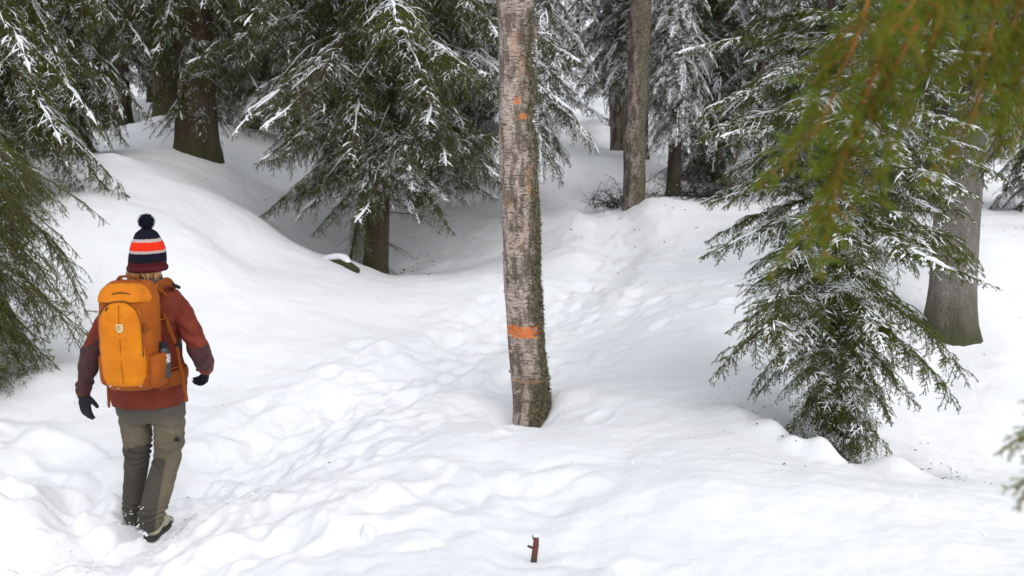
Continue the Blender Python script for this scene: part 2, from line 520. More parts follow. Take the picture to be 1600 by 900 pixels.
def gz(x, y):
    return float(ground(np.array([x]), np.array([y]))[0])

# wells that snow leaves round the stems: pixel, distance, radius, depth
for (px_, py_, Y_, r_, d_) in [(587, 428, 11.9, .6, .16), (1340, 726, 6.25, .42, .20), (1484, 518, 8.9, .55, .08), (300, 258, 14, .6, .08), (808, 668, 6.85, .24, .15),
                               (993, 316, 13.4, .35, .08), (1052, 305, 14, .6, .12), (190, 220, 19, .5, .1)]:
    q = at(px_, py_, Y_)
    WELLS.append((q[0], q[1], r_, d_))
q = at(120, 800, 5.55); WELLS.append((q[0], q[1], .30, .13)); q = at(30, 760, 5.8); WELLS.append((q[0], q[1], .28, .10)); q = at(60, 850, 5.0); WELLS.append((q[0], q[1], .3, -.06))
q = at(885, 632, 7.05); WELLS.append((q[0], q[1], .22, -.07))
q = at(1040, 305, 13.1); WELLS.append((q[0], q[1], .45, -.12))
q = at(560, 395, 11.6); WELLS.append((q[0] - .05, q[1] - .5, .28, -.10))
for (px_, py_, Y_, r_, d_) in [(1285, 712, 5.75, .10, -.13), (1210, 640, 6.0, .13, -.12), (1395, 742, 5.7, .16, -.10), (1165, 600, 6.3, .2, -.07), (75, 590, 7.2, .28, -.1), (1240, 690, 5.8, .08, -.07)]:
    q = at(px_, py_, Y_); WELLS.append((q[0], q[1], r_, d_))

# the trail meets the hiker's boots, and the snow the birch, exactly where the photo shows it
for (px_, py_, Y_, r_) in [(234, 848, 5.25, .45), (212, 834, 5.45, .3), (826, 664, 7.0, .4), (1338, 724, 6.25, .4), (1484, 516, 8.9, .5), (587, 430, 11.9, .5), (308, 238, 13.6, .8),
                        (993, 318, 13.4, .4), (1052, 306, 14.0, .4), (78, 242, 12.6, .8), (190, 218, 19.0, .8), (260, 178, 17, .8), (967, 236, 20, .8)]:
    q = at(px_, py_, Y_)
    WELLS.append((q[0], q[1], r_, gz(q[0], q[1]) - q[2] - (.022 if Y_ < 5.5 else 0)))

def build_ground():
    # rows get wider apart with distance; one closed sheet from behind the camera to far behind the forest
    Yr = [-70.0, -40, -25, -16, -10, -6, -3.5, -1.5]
    Yr += list(np.linspace(0, 3, 30)[:-1])
    y = 3.0
    while y < 130:
        Yr.append(y); y += .0125 * (1 + max(0, y - 4.0) * .25) if y < 30 else .9
    Yr = np.array(Yr)
    us = np.concatenate([np.linspace(-9, -1.2, 26)[:-1], np.linspace(-1.2, -.62, 40)[:-1], np.linspace(-.62, .62, 560), np.linspace(.62, 1.2, 40)[1:], np.linspace(1.2, 9, 26)[1:]])
    ye = np.where(Yr < 3, 3 + (3 - Yr) * .35, Yr)
    X = ye[:, None] * us[None]; Y = np.repeat(Yr[:, None], len(us), 1)
    Z = ground(X.ravel(), Y.ravel()).reshape(X.shape)
    m, k = X.shape
    V = np.stack([X, Y, Z], -1).reshape(-1, 3)
    i = np.arange(m - 1)[:, None] * k + np.arange(k - 1)[None]
    F = np.stack([i, i + 1, i + k + 1, i + k], -1).reshape(-1, 4)
    me = raw_mesh("snow_ground", V, np.zeros((0, 3), int), F, np.zeros(len(F)), [M_SNOW])
    o = link("snow_ground", me)
    tag(o, kind='structure')
    print("ground quads", len(F))
build_ground()

# ------------------------------------------------------------------ spruce branches
def grow(base, d, L, n, grav, rng, wig=.06):
    """base (N,3), d (N,3), L (N,), droops by grav per unit of its length"""
    Nn = len(base)
    P = np.zeros((Nn, n, 3)); P[:, 0] = base
    step = (L / (n - 1))[:, None]
    d = norm(d)
    g = np.asarray(grav).reshape(-1, 1) if np.ndim(grav) else grav
    for j in range(1, n):
        P[:, j] = P[:, j - 1] + d * step
        d = norm(d + np.array((0, 0, -1.0)) * g / (n - 1) + rng.normal(0, wig, (Nn, 3)))
    return P

def make_branch(seed, L=1.2, p0=-5, p1=-25, k1=.42, s1=.05, hang1=.5, s2=.035, l2=.28, hang2=.4, nl=.015, nw=.0023, dens=650,
                snow=.5, frost=.25, sw=.011, mats=None, bare=0.0, r0=.012, tip_up=0, n3=False, twig_r=.0022, angle=55, wig=.06):
    rng = np.random.RandomState(seed)
    n0 = 22
    t = np.linspace(0, 1, n0)
    pit = np.radians(p0 + (p1 - p0) * t + tip_up * np.clip(t - .6, 0, 1) / .4)
    yaw = np.cumsum(rng.normal(0, .05 + wig * .4, n0)); pit = pit + np.cumsum(rng.normal(0, wig * .25, n0))
    D = np.stack([np.cos(pit) * np.cos(yaw), np.cos(pit) * np.sin(yaw), np.sin(pit)], -1)
    P0 = np.concatenate([[np.zeros(3)], np.cumsum(D[:-1] * L / (n0 - 1), 0)])
    # side shoots
    ts = np.arange(.08, .985, s1 / L); ts = ts + rng.uniform(-.3, .3, len(ts)) * s1 / L
    ts = np.clip(ts, .03, .99)
    ts = np.concatenate([ts, ts]); side = np.concatenate([np.ones(len(ts) // 2), -np.ones(len(ts) // 2)])
    keep = rng.rand(len(ts)) > bare * .3
    ts, side = ts[keep], side[keep]
    x = ts * (n0 - 1); i = np.minimum(x.astype(int), n0 - 2); f = (x - i)[:, None]
    B = P0[i] * (1 - f) + P0[i + 1] * f
    T = norm(P0[i + 1] - P0[i])
    S = norm(np.cross(T, (0, 0, 1.0)))
    a = np.radians(angle + rng.uniform(-12, 12, len(ts)))[:, None]
    U = np.cross(S, T)
    d1 = T * np.cos(a) + S * side[:, None] * np.sin(a) + U * rng.normal(0, .12, (len(ts), 1))
    env = np.minimum(1, .35 + ts * 2.4) * (1 - ts)**.75 + .06
    L1 = L * k1 * env * np.clip(rng.lognormal(-.12, .32 if wig > .08 else .2, len(ts)), .3, 1.7)
    n1 = 8
    P1 = grow(B, d1, L1, n1, hang1 * rng.uniform(.5, 1.4, len(ts)), rng, wig)
    # twigs on the side shoots
    bl, dl, ll = [], [], []
    for j in range(len(P1)):
        m = int(L1[j] / s2)
        if m < 1: continue
        tt = (np.arange(m) + rng.uniform(.2, .9, m)) / (m + .3)
        tt = tt[rng.rand(m) > bare * .3]
        m = len(tt)
        if m < 1: continue
        xx = tt * (n1 - 1); ii = np.minimum(xx.astype(int), n1 - 2); ff = (xx - ii)[:, None]
        bb = P1[j, ii] * (1 - ff) + P1[j, ii + 1] * ff
        T1 = norm(P1[j, ii + 1] - P1[j, ii]); S1 = norm(np.cross(T1, (0.05, 0, 1.0)))
        sd_ = np.where((np.arange(m) % 2) > 0, 1, -1)[:, None]
        a1 = np.radians(50 + rng.uniform(-14, 14, m))[:, None]
        dd = T1 * np.cos(a1) + S1 * sd_ * np.sin(a1) + rng.normal(0, .12, (m, 3))
        bl.append(bb); dl.append(dd)
        ll.append(np.clip(L1[j] * l2, .03, .22) * ((1 - tt) * .8 + .3) * rng.uniform(.6, 1.2, m))
    B2 = np.concatenate(bl); D2 = np.concatenate(dl); L2 = np.concatenate(ll)
    n2 = 4
    P2 = grow(B2, D2, L2, n2, hang2, rng, wig + .04)
    mb = MB()
    # wood
    V, F = tubes(P0, r0 * (1 - .8 * t), 6); mb.add(V, F, 0)
    V, F = tubes(P1, np.tile(np.linspace(twig_r * 1.5, twig_r * .6, n1), (len(P1), 1)), 3); mb.add(V, F, 0)
    V, F = tubes(P2[:, ::(n2 - 1)] if not n3 else P2, np.full((len(P2), 2 if not n3 else n2), twig_r * .55), 3); mb.add(V, F, 0)
    # needles
    segA, segB = [], []
    for Pp, lo in ((P0[None, 7:], 0), (P1, 0), (P2, 0)):
        segA.append(Pp[:, :-1].reshape(-1, 3)); segB.append(Pp[:, 1:].reshape(-1, 3))
    A = np.concatenate(segA); Bq = np.concatenate(segB)
    ln = np.linalg.norm(Bq - A, axis=1)
    if bare > 0:   # whole shoots without needles
        alive = noise3(A * 6 + seed) > (bare * 1.2 - .6)
        ln = ln * alive
    tot = int(ln.sum() * dens)
    if tot > 0:
        idx = rng.choice(len(A), tot, p=ln / ln.sum())
        u = rng.rand(tot)[:, None]
        C = A[idx] * (1 - u) + Bq[idx] * u
        Tn = norm(Bq[idx] - A[idx])
        rv = norm(rng.normal(size=(tot, 3)))
        rad = norm(rv - Tn * (rv * Tn).sum(1)[:, None]); rad[:, 2] += .18; rad = norm(rad)
        al = np.radians(rng.uniform(34, 68, tot))[:, None]
        dn = Tn * np.cos(al) + rad * np.sin(al)
        sl = norm(np.cross(dn, rv))
        nlv = (nl * rng.uniform(.7, 1.15, tot))[:, None]
        V = np.stack([C - sl * nw * .5, C + sl * nw * .5, C + dn * nlv], 1).reshape(-1, 3)
        F = np.arange(tot * 3).reshape(-1, 3)
        fz = noise3(C * 7 + seed * 3.1)
        fr = (rad[:, 2] > .15) & (fz > .38 - frost * 1.0) & (rng.rand(tot) < .75) if frost > 0 else np.zeros(tot, bool)
        mi = np.where(fr, 2, 1)
        mb.v.append(V); mb.f3.append(F + mb.n); mb.m3.append(mi); mb.n += len(V)
    if snow > 0:
        for Pp, w0, kk, top in ((P0[None], sw * 1.7, 5, 1.0), (P1, sw * 1.1, 4, 1.0), (P2, sw * .70, 4, .95)):
            Nn, nn, _ = Pp.shape
            Tt = norm(np.gradient(Pp, axis=1))
            flat = 1 - sstep(.55, .97, np.abs(Tt[..., 2]))
            q_ = Pp.reshape(-1, 3)
            nz = noise3(q_ * 6 + seed) * .8 + noise3(q_ * 26 + seed) * .55 + noise3(q_ * 75 + seed) * .45
            mk = sstep(.42 - snow * .9, .62 - snow * .9, nz.reshape(Nn, nn))
            rr = w0 * mk * flat * rng.uniform(.6, 1.25, (Nn, nn))
            rr = np.where(rr < w0 * .3, 0, rr) * (1 + .5 * noise3(q_ * 60 + 3).reshape(Nn, nn))
            rr[:, -1] *= .35; rr[:, 0] *= .6
            Q = Pp + np.array((0, 0, 1.0)) * (w0 * .45) + rng.normal(0, w0 * .12, Pp.shape)
            V, F = tubes(Q, rr, kk, .8); mb.add(V, F, 2)
    me = mb.mesh("spruce_branch", mats or [M_TWIG, M_NEEDLE, M_TSNOW], smooth=False)
    # smooth the snow only
    mi = np.empty(len(me.polygons), np.int32); me.polygons.foreach_get("material_index", mi)
    me.polygons.foreach_set("use_smooth", (mi != 1))
    me['L'] = L
    return me

BR = {}
BR['young'] = [make_branch(21 + i, L=1.1, wig=.10, p0=-2, p1=-28, k1=.36, s1=.042, hang1=.95, s2=.024, l2=.32, hang2=.8, snow=.50, frost=.14, dens=800, sw=.0062, nl=.0135, nw=.0024, r0=.009) for i in range(4)]
BR['sheltered'] = [make_branch(31 + i, wig=.12, L=1.1, p0=-2, p1=-30, k1=.36, s1=.042, hang1=1.1, s2=.024, l2=.34, hang2=.9, snow=.32, frost=.12, dens=850, sw=.006, nl=.0135, nw=.0023, r0=.009) for i in range(3)]
BR['old'] = [make_branch(41 + i, L=1.9, p0=-10, p1=-46, k1=.34, s1=.05, hang1=2.4, s2=.034, l2=.42, hang2=1.6, snow=.40, frost=.18, dens=620, tip_up=26, nw=.0026, sw=.0085, r0=.016, wig=.13, mats=[M_TWIG, M_NEEDLE_DK if i % 2 else M_NEEDLE, M_TSNOW]) for i in range(4)]
BR['snowy'] = [make_branch(61 + i, L=1.6, p0=-4, p1=-38, k1=.36, s1=.052, hang1=1.5, s2=.036, l2=.36, hang2=1.1, snow=.56, frost=.22, dens=580, sw=.010, nw=.0026, r0=.014, wig=.11, mats=[M_TWIG, M_NEEDLE_DK, M_TSNOW]) for i in range(3)]
BR['weep'] = [make_branch(81 + i, wig=.14, L=1.7, p0=-12, p1=-50, k1=.30, s1=.065, hang1=1.3, s2=.042, l2=.40, hang2=1.0, snow=.12, frost=.10, dens=620, sw=.006, nl=.014, nw=.0022, r0=.010, bare=.25) for i in range(3)]
BR['drape'] = [make_branch(101 + i, wig=.12, L=1.9, p0=-20, p1=-42, k1=.26, s1=.06, hang1=2.0, s2=.035, l2=.42, hang2=1.5, snow=.42, frost=.14, dens=620, sw=.0085, nw=.0025, r0=.014) for i in range(3)]
BR['dead'] = [make_branch(121 + i, L=1.2, p0=-8, p1=-30, k1=.38, s1=.09, hang1=.7, s2=.06, l2=.3, hang2=.6, snow=.12, frost=0, dens=26, sw=.008, r0=.010, bare=.9, n3=True) for i in range(2)]
for k_, l_ in BR.items():
    print(k_, [len(m.polygons) for m in l_])

rng = random.Random(5)

def add_branch(root, me, loc, yaw, pitch, scale, roll=0):
    """loc in the tree's own space"""
    o = bpy.data.objects.new("branch", me)
    COL.objects.link(o)
    o.parent = root
    o.location = loc
    o.rotation_euler = Euler((roll, -pitch, yaw), 'XYZ')
    o.scale = (scale, scale, scale)
    return o

def trunk_mesh(name, height, r0, r1, lean, material, k=20, flare=.22, seed=0, rings=60, rough=.06, z0=-.4, bow=0.0):
    z = np.linspace(z0, height, rings)
    tt = np.clip(z / height, 0, 1)
    rr = r0 + (r1 - r0) * tt + r0 * flare * np.exp(-np.maximum(z, -.4 * r0) / (r0 * .9))
    a = np.arange(k) * 2 * np.pi / k
    X = lean[0] * z[:, None] + bow * np.sin(tt * 3.1)[:, None] + rr[:, None] * np.cos(a)
    Y = lean[1] * z[:, None] + rr[:, None] * np.sin(a)
    Z = np.repeat(z[:, None], k, 1)
    V = np.stack([X, Y, Z], -1).reshape(-1, 3)
    ctr = np.stack([lean[0] * z, lean[1] * z, z], -1).repeat(k, 0)
    o_ = V - ctr
    nz = noise3(np.stack([V[:, 0] / r0 * .9, V[:, 1] / r0 * .9, V[:, 2] * 1.4], -1) + seed * 7.3) + .5 * noise3(np.stack([V[:, 0] / r0 * 4, V[:, 1] / r0 * 4, V[:, 2] * 5], -1) + seed)
    root = noise3(np.stack([np.tile(np.cos(a), rings) * 1.6, np.tile(np.sin(a), rings) * 1.6, np.zeros(len(V))], -1) + seed * 3.3) * np.exp(-np.maximum(V[:, 2], 0) / (r0 * 1.2)) * .4
    V = V + o_ * (nz * rough + root)[:, None]
    i = np.arange(rings - 1)[:, None] * k; j = np.arange(k)[None]; jn = (j + 1) % k
    F = np.stack([i + j, i + jn, i + k + jn, i + k + j], -1).reshape(-1, 4)
    top = (rings - 1) * k
    mb = MB(); mb.add(V, F, 0)
    return mb.mesh(name, [material])

def spruce(label, base, lean, H, r0, style, z_range, blen, per_m=14, pitch=(0, -12), cat='tree', group=None, bark=None, name='spruce_tree',
           seed=1, yaws=None, r1=None, trunk=True, dead=0, skip=None, trim=None, scale_cap=1.5, flare=.22, loc_z=None):
    """base = world point; blen(z) gives the branch length at a height above the base"""
    rg = random.Random(seed)
    z = gz(base[0], base[1]) if loc_z is None else loc_z
    root = thing(name, label, cat, (base[0], base[1], z), group)
    if trunk:
        link("trunk", trunk_mesh("trunk", H, r0, r1 or r0 * .45, lean, bark or M_BARK_BROWN, seed=seed, flare=flare), root)
    n = int((z_range[1] - z_range[0]) * per_m)
    yaw = rg.uniform(0, 6.28)
    for i in range(n):
        zz = z_range[0] + (z_range[1] - z_range[0]) * (i + rg.uniform(-.4, .4)) / n
        yaw += 2.399 + rg.uniform(-.3, .3)
        yw = yaw if yaws is None else rg.uniform(*yaws)
        if zz > 4.4 and rg.random() < .72:
            continue
        if skip and skip(zz, yw % (2 * math.pi)):
            continue
        st = style(zz, rg) if callable(style) else style
        me = rg.choice(BR[st])
        Lw = blen(zz) * rg.uniform(.75, 1.12)
        sc = min(scale_cap, Lw / me['L'])
        pt = pitch(zz) if callable(pitch) else rg.uniform(pitch[1], pitch[0])
        add_branch(root, me, (lean[0] * zz, lean[1] * zz, zz), yw, R(pt + rg.uniform(-5, 5)), sc, rg.uniform(-.12, .12))
    for i in range(dead):
        zz = rg.uniform(.15, z_range[0] + .8)
        me = rg.choice(BR['dead'])
        add_branch(root, me, (lean[0] * zz, lean[1] * zz, zz), rg.uniform(0, 6.28), R(rg.uniform(-25, 5)), rg.uniform(.4, .9))
    return root

def lean_of(base, p_top_px, Y_top):
    t = at(p_top_px[0], p_top_px[1], Y_top)
    d = t - np.array(base)
    return (d[0] / d[2], d[1] / d[2])

def bpt(px, py, Y):
    q = at(px, py, Y)
    return (q[0], q[1], gz(q[0], q[1]))

# ------------------------------------------------------------------ the birch with the orange blaze
def birch_mat(name, mossy=1.0, tone=1.0):
    m = mat(name, (.4, .33, .28), .8); n = N(m)
    ob = n.mapping()
    xyz = n.sep(ob)
    # curling horizontal lenticels
    v1 = n.mapping((1.0, 1.0, 6.5))
    len1 = n.noise(v1, 15, 5, .68, dist=.35)
    v2 = n.mapping((1.0, 1.0, 5.0))
    len2 = n.noise(v2, 34, 3, .6)
    tint = n.noise(n.mapping((1, 1, .8)), 4.5, 4, .6)
    c = lambda *a: tuple(x * tone for x in a)
    base = n.ramp(tint, [(.30, c(.25, .19, .155)), (.44, c(.43, .345, .29)), (.58, c(.56, .47, .41)), (.70, c(.38, .23, .14))])
    dark1 = n.ramp(len1, [(.38, 1.0), (.48, 0.0)])
    dark2 = n.ramp(len2, [(.36, .9), (.46, 0.0)])
    col = n.mix(dark1, base, c(.06, .045, .035))
    col = n.mix(dark2, col, c(.10, .075, .06))
    patch = n.ramp(n.noise(n.mapping((1.6, 1.6, .55)), 9, 6, .72), [(.47, 0.0), (.56, 1.0)])
    col = n.mix(n.math('MULTIPLY', patch, .8), col, c(.085, .065, .045))
    # lichen grows thickest on one side (+X)
    side = n.math('ADD', n.math('MULTIPLY', xyz[0], 5.2), n.math('MULTIPLY', n.math('SUBTRACT', n.noise(n.mapping((1, 1, .5)), 4.2, 6, .72), .5), 3.4))
    side = n.math('SUBTRACT', side, n.math('MULTIPLY', xyz[1], 1.3))
    lm = n.ramp(side, [(.10, 0.0), (.34, 1.0)])
    lich = n.ramp(n.noise(ob, 38, 5, .75), [(.34, (.03, .024, .016)), (.5, (.095, .08, .045)), (.62, (.19, .175, .105)), (.75, (.33, .32, .25))])
    col = n.mix(n.math('MULTIPLY', lm, mossy), col, lich)
    n.color(col)
    hh = n.math('ADD', n.math('MULTIPLY', len1, .8), n.math('MULTIPLY', n.noise(ob, 60, 4, .7), .6))
    n.bump(hh, .9, .010)
    return m, n, col
M_BIRCH, nb, cb = birch_mat("birch_bark")
M_BIRCH_FAR, nb2, cb2 = birch_mat("grey_birch_bark", .8, .66)

BB = bpt(828, 660, 7.0)
B_H = 8.5
bl = lean_of(BB, (801, 0), 7.0)
# strong orange blaze brushed round the front at chest height, and two old orange scrapes higher up
zb = at(828, 514, 7.0)[2] - BB[2]
z2a = at(805, 158, 7.0)[2] - BB[2]
z2b = at(812, 182, 7.0)[2] - BB[2]
z3 = at(826, 280, 7.0)[2] - BB[2]
ob_ = nb.mapping(); xyz_ = nb.sep(ob_)
rag = nb.noise(nb.mapping((1, 1, 4)), 22, 5, .75)
paint_wear = nb.ramp(nb.noise(nb.mapping((1, 1, 6)), 26, 4, .7, dist=.4), [(.40, .12), (.52, .92)])
def blob(zc, hz, xc, hx, rr=1.0):
    """mask of a paint patch: 1 inside a ragged ellipse-ish box in height and across"""
    dz = nb.math('ABSOLUTE', nb.math('DIVIDE', nb.math('SUBTRACT', xyz_[2], zc), hz))
    dx = nb.math('ABSOLUTE', nb.math('DIVIDE', nb.math('SUBTRACT', xyz_[0], xc), hx))
    d = nb.math('MAXIMUM', dz, dx)
    d = nb.math('ADD', d, nb.math('MULTIPLY', nb.math('SUBTRACT', rag, .5), 1.9 * rr))
    fr = nb.math('LESS_THAN', xyz_[1], .03)
    return nb.math('MULTIPLY', nb.math('MULTIPLY', nb.ramp(d, [(.80, 1.0), (1.05, 0.0)]), fr), paint_wear)
x0b = bl[0] * zb
c_ = nb.mix(blob(zb, .048, x0b - .035, .125), cb, (.80, .20, .03))
c_ = nb.mix(blob(zb - .015, .025, x0b + .05, .05), c_, (.80, .20, .03))
c_ = nb.mix(blob(z2a, .022, bl[0] * z2a + .0, .022, 1.4), c_, (.75, .17, .02))
c_ = nb.mix(blob(z2b, .022, bl[0] * z2b + .035, .028, 1.4), c_, (.62, .20, .05))
c_ = nb.mix(blob(z3, .10, bl[0] * z3 + .06, .014, 1.3), c_, (.45, .22, .08))
for zq, xq, hz_, hx_ in ((at(800, 70, 7)[2] - BB[2], -.0, .08, .035), (at(812, 100, 7)[2] - BB[2], .045, .09, .022), (at(815, 590, 7)[2] - BB[2], .0, .012, .16)):
    c_ = nb.mix(nb.math('MULTIPLY', blob(zq, hz_, bl[0] * zq + xq, hx_, 1.2), .6), c_, (.50, .27, .17))
nb.color(c_)

def birch_trunk(H, r0, r1, lean, material, seed, k=56, rings=520, z0=-.3):
    z = np.linspace(z0, H, rings); tt = np.clip(z / H, 0, 1)
    rr = r0 + (r1 - r0) * tt + r0 * .05 * np.exp(-np.maximum(z, 0) / .15)
    a = np.arange(k) * 2 * np.pi / k
    sw_ = .012 * np.sin(z * 2.1 + seed) + .006 * np.sin(z * 5.3)
    X = (lean[0] * z + sw_)[:, None] + rr[:, None] * np.cos(a); Y = (lean[1] * z)[:, None] + rr[:, None] * np.sin(a)
    V = np.stack([X, Y, np.repeat(z[:, None], k, 1)], -1).reshape(-1, 3)
    ctr = np.stack([lean[0] * z + sw_, lean[1] * z, z], -1).repeat(k, 0)
    o_ = norm(V - ctr); q = o_ * r0
    lump = noise3(np.c_[q[:, :2] * 14, V[:, 2] * 3] + seed) * .010
    mossy = sstep(-.2, .9, o_[:, 0])
    fine = np.abs(noise3(np.c_[q[:, :2] * 45, V[:, 2] * 30] + seed)) * .022 * mossy + .012 * np.clip(noise3(np.c_[q[:, :2] * 22, V[:, 2] * 7] + seed * 5), 0, 1) * mossy
    ring = np.clip(noise3(np.c_[q[:, :2] * 16, V[:, 2] * 60] + seed), 0, 1) * .004
    V = V + o_ * (lump + fine + ring)[:, None]
    i = np.arange(rings - 1)[:, None] * k; j = np.arange(k)[None]; jn = (j + 1) % k
    F = np.stack([i + j, i + jn, i + k + jn, i + k + j], -1).reshape(-1, 4)
    mb = MB(); mb.add(V, F, 0)
    return mb.mesh("trunk", [material]), (V, o_)

M_LICHEN = mat("beard_lichen", (.13, .115, .06), .9)
nn_ = N(M_LICHEN); g_ = nn_.t.nodes.new("ShaderNodeNewGeometry")
nn_.color(nn_.ramp(g_.outputs['Random Per Island'], [(0, (.045, .035, .022)), (.5, (.12, .105, .055)), (.85, (.22, .21, .14)), (1, (.33, .32, .26))]))
birch = thing("birch_tree", "large pale birch trunk with orange paint band standing alone in the middle of the snow", "tree", BB)
me_, (bv, bn) = birch_trunk(B_H, .132, .115, bl, M_BIRCH, 2.0)
link("trunk", me_, birch)
rg_ = np.random.RandomState(4)
# shaggy lichen flakes and curls on the mossy side
wgt = np.clip(bn[:, 0] * 1.0 - bn[:, 1] * .35 - .25 + .7 * noise3(bv * 5), 0, 1)**1.5 + .03
wgt *= sstep(-.05, .22, noise3(bv * (4, 4, 2.6) + 31) + .35 * noise3(bv * 12)) + .06
wgt *= (bv[:, 2] > 0) & (bv[:, 2] < 4.4)
idx = rg_.choice(len(bv), 11000, p=wgt / wgt.sum())
P_ = bv[idx] + rg_.normal(0, .004, (len(idx), 3)); Nn_ = bn[idx]
sz = rg_.uniform(.004, .016, (len(idx), 1))
d1 = norm(rg_.normal(size=(len(idx), 3)) + Nn_ * .3); d2 = norm(Nn_ * .9 + rg_.normal(size=(len(idx), 3)) * .8 - np.array((0, 0, .5)))
V_ = np.stack([P_ - d1 * sz * .35, P_ + d1 * sz * .35, P_ + d2 * sz * 1.6], 1).reshape(-1, 3)
mb = MB(); mb.add(V_, np.arange(len(V_)).reshape(-1, 3))
tag(link("lichen", mb.mesh("lichen", [M_LICHEN], False), birch), kind='stuff')
# snow caught in the lichen on the right side and round the foot
wgt2 = np.clip(bn[:, 0] - .75 + .6 * noise3(bv * 3.3 + 9), 0, 1) * (bv[:, 2] > 0.05) * (bv[:, 2] < 4.4) + 1e-9
wgt2 *= sstep(.05, .3, noise3(bv * (5, 5, 3) + 77)) + .02; idx = rg_.choice(len(bv), 380, p=wgt2 / wgt2.sum())
ico = np.array([(0, 0, 1), (.9, 0, .2), (.3, .85, .2), (-.7, .5, .2), (-.7, -.5, .2), (.3, -.85, .2), (0, 0, -.7)])
icf = np.array([(0, 1, 2), (0, 2, 3), (0, 3, 4), (0, 4, 5), (0, 5, 1), (6, 2, 1), (6, 3, 2), (6, 4, 3), (6, 5, 4), (6, 1, 5)])
mb = MB()
for i in idx:
    s = rg_.uniform(.003, .008)
    mb.add(bv[i] + bn[i] * .008 + ico * s * np.array((1, 1, 1.5)) + rg_.normal(0, s * .25, (7, 3)), icf)
tag(link("snow_flecks", mb.mesh("snow_flecks", [M_TSNOW]), birch), kind='stuff')
# curls of peeling bark along the silhouette
mb = MB()
for i in range(90):
    j = rg_.randint(len(bv))
    if bv[j, 2] < .2 or bv[j, 2] > 4.3: continue
    p = bv[j]; nrm = bn[j]; tg = norm(np.cross(nrm, (0, 0, 1.0)))
    wv, hv = rg_.uniform(.01, .03), rg_.uniform(.004, .012)
    c0 = p; c1 = p + tg * wv * .6 + nrm * .006; c2 = p + tg * wv + nrm * rg_.uniform(.008, .02)
    up = np.array((0, 0, hv))
    mb.add([c0 - up, c1 - up * .9, c2 - up * .5, c2 + up * .5, c1 + up, c0 + up], [(0, 1, 4, 5), (1, 2, 3, 4)])
tag(link("bark_curls", mb.mesh("bark_curls", [mat("peeling_bark", (.42, .30, .22), .7)]), birch), kind='stuff')
# crown above the frame
mb = MB()
segs = []
for i in range(34):
    z_ = rg_.uniform(4.9, B_H); yw = rg_.uniform(0, 6.28)
    P1_ = grow(np.array([[bl[0] * z_, bl[1] * z_, z_]]), np.array([[math.cos(yw), math.sin(yw), .8]]), np.array([rg_.uniform(.9, 1.8)]), 9, 1.2, rg_, .08)
    V, F = tubes(P1_, np.linspace(.018, .004, 9)[None], 5); mb.add(V, F)
    for q_i in range(2, 9):
        P2_ = grow(np.repeat(P1_[:, q_i], 3, 0), rg_.normal(size=(3, 3)) + np.array((0, 0, .1)), rg_.uniform(.25, .6, 3), 6, 1.6, rg_, .1)
        V, F = tubes(P2_, np.tile(np.linspace(.005, .0015, 6), (3, 1)), 3); mb.add(V, F)
link("crown", mb.mesh("crown", [M_TWIG]), birch)

def other_birch(label, pb, pt, Y, r0, H, seed, crown=True):
    B = bpt(pb[0], pb[1], Y)
    ln = lean_of(B, pt, Y)
    root = thing("birch_tree", label, "tree", B)
    me, _ = birch_trunk(H, r0, r0 * .8, ln, M_BIRCH_FAR, seed, 28, 200)
    link("trunk", me, root)
    mb = MB(); rq = np.random.RandomState(seed)
    for i in range(24):
        z_ = rq.uniform(H * .55, H); yw = rq.uniform(0, 6.28)
        P1_ = grow(np.array([[ln[0] * z_, ln[1] * z_, z_]]), np.array([[math.cos(yw), math.sin(yw), .8]]), np.array([rq.uniform(.9, 1.8)]), 9, 1.2, rq, .08)
        V, F = tubes(P1_, np.linspace(.018, .004, 9)[None], 5); mb.add(V, F)
        for q_i in range(2, 9):
            P2_ = grow(np.repeat(P1_[:, q_i], 2, 0), rq.normal(size=(2, 3)), rq.uniform(.25, .6, 2), 5, 1.6, rq, .1)
            V, F = tubes(P2_, np.tile(np.linspace(.005, .002, 5), (2, 1)), 3); mb.add(V, F)
    link("crown", mb.mesh("crown", [M_TWIG]), root)
    return root
other_birch("smaller grey birch leaning beside the trail where it climbs between the trees", (990, 312), (999, 0), 13.4, .145, 8.5, 3)
other_birch("farthest birch trunk, its foot just left of the smaller grey birch", (967, 234), (958, 0), 20.0, .17, 8, 6)

# ------------------------------------------------------------------ spruces
# young spruce, right foreground
b = bpt(1308, 722, 6.25)
def yl(z): return float(np.interp(z, [0, .3, .7, 1.1, 1.6, 2.4, 3.4, 4.2], [.28, .46, .68, .95, 1.10, .98, .66, .12]))
def yp(z): return float(np.interp(z, [0, .3, .7, 1.1, 1.5, 2.2, 4.2], [-54, -50, -42, -28, -8, 0, 20]))
spruce("young spruce with frosted branches down to the snow, right of the orange-banded birch", b, (-.06, 0.02), 4.2, .042, lambda z, r: 'sheltered' if r.random() < np.interp(z, [0, 1.0, 1.7, 2.5], [.75, .6, .25, .1]) else 'young', (.10, 4.1), yl, per_m=38, pitch=yp, seed=3, bark=M_BARK_BROWN, r1=.01, name='young_spruce', flare=.2)

# big grey spruce stem on the right
b = bpt(1484, 516, 8.9); ln_ = lean_of(b, (1518, 0), 8.9)
spruce("thick grey spruce trunk with mossy foot rising behind the young frosted spruce", b, ln_, 9, .205, lambda z, r: 'old' if r.random() < .7 else 'snowy', (2.5, 8.5), lambda z: float(np.interp(z, [2.4, 3.2, 8.5], [1.1, 1.9, 1.5])),
       per_m=24, pitch=(-20, -42), seed=5, bark=M_BARK_GREY, r1=.15, dead=0, flare=.22)

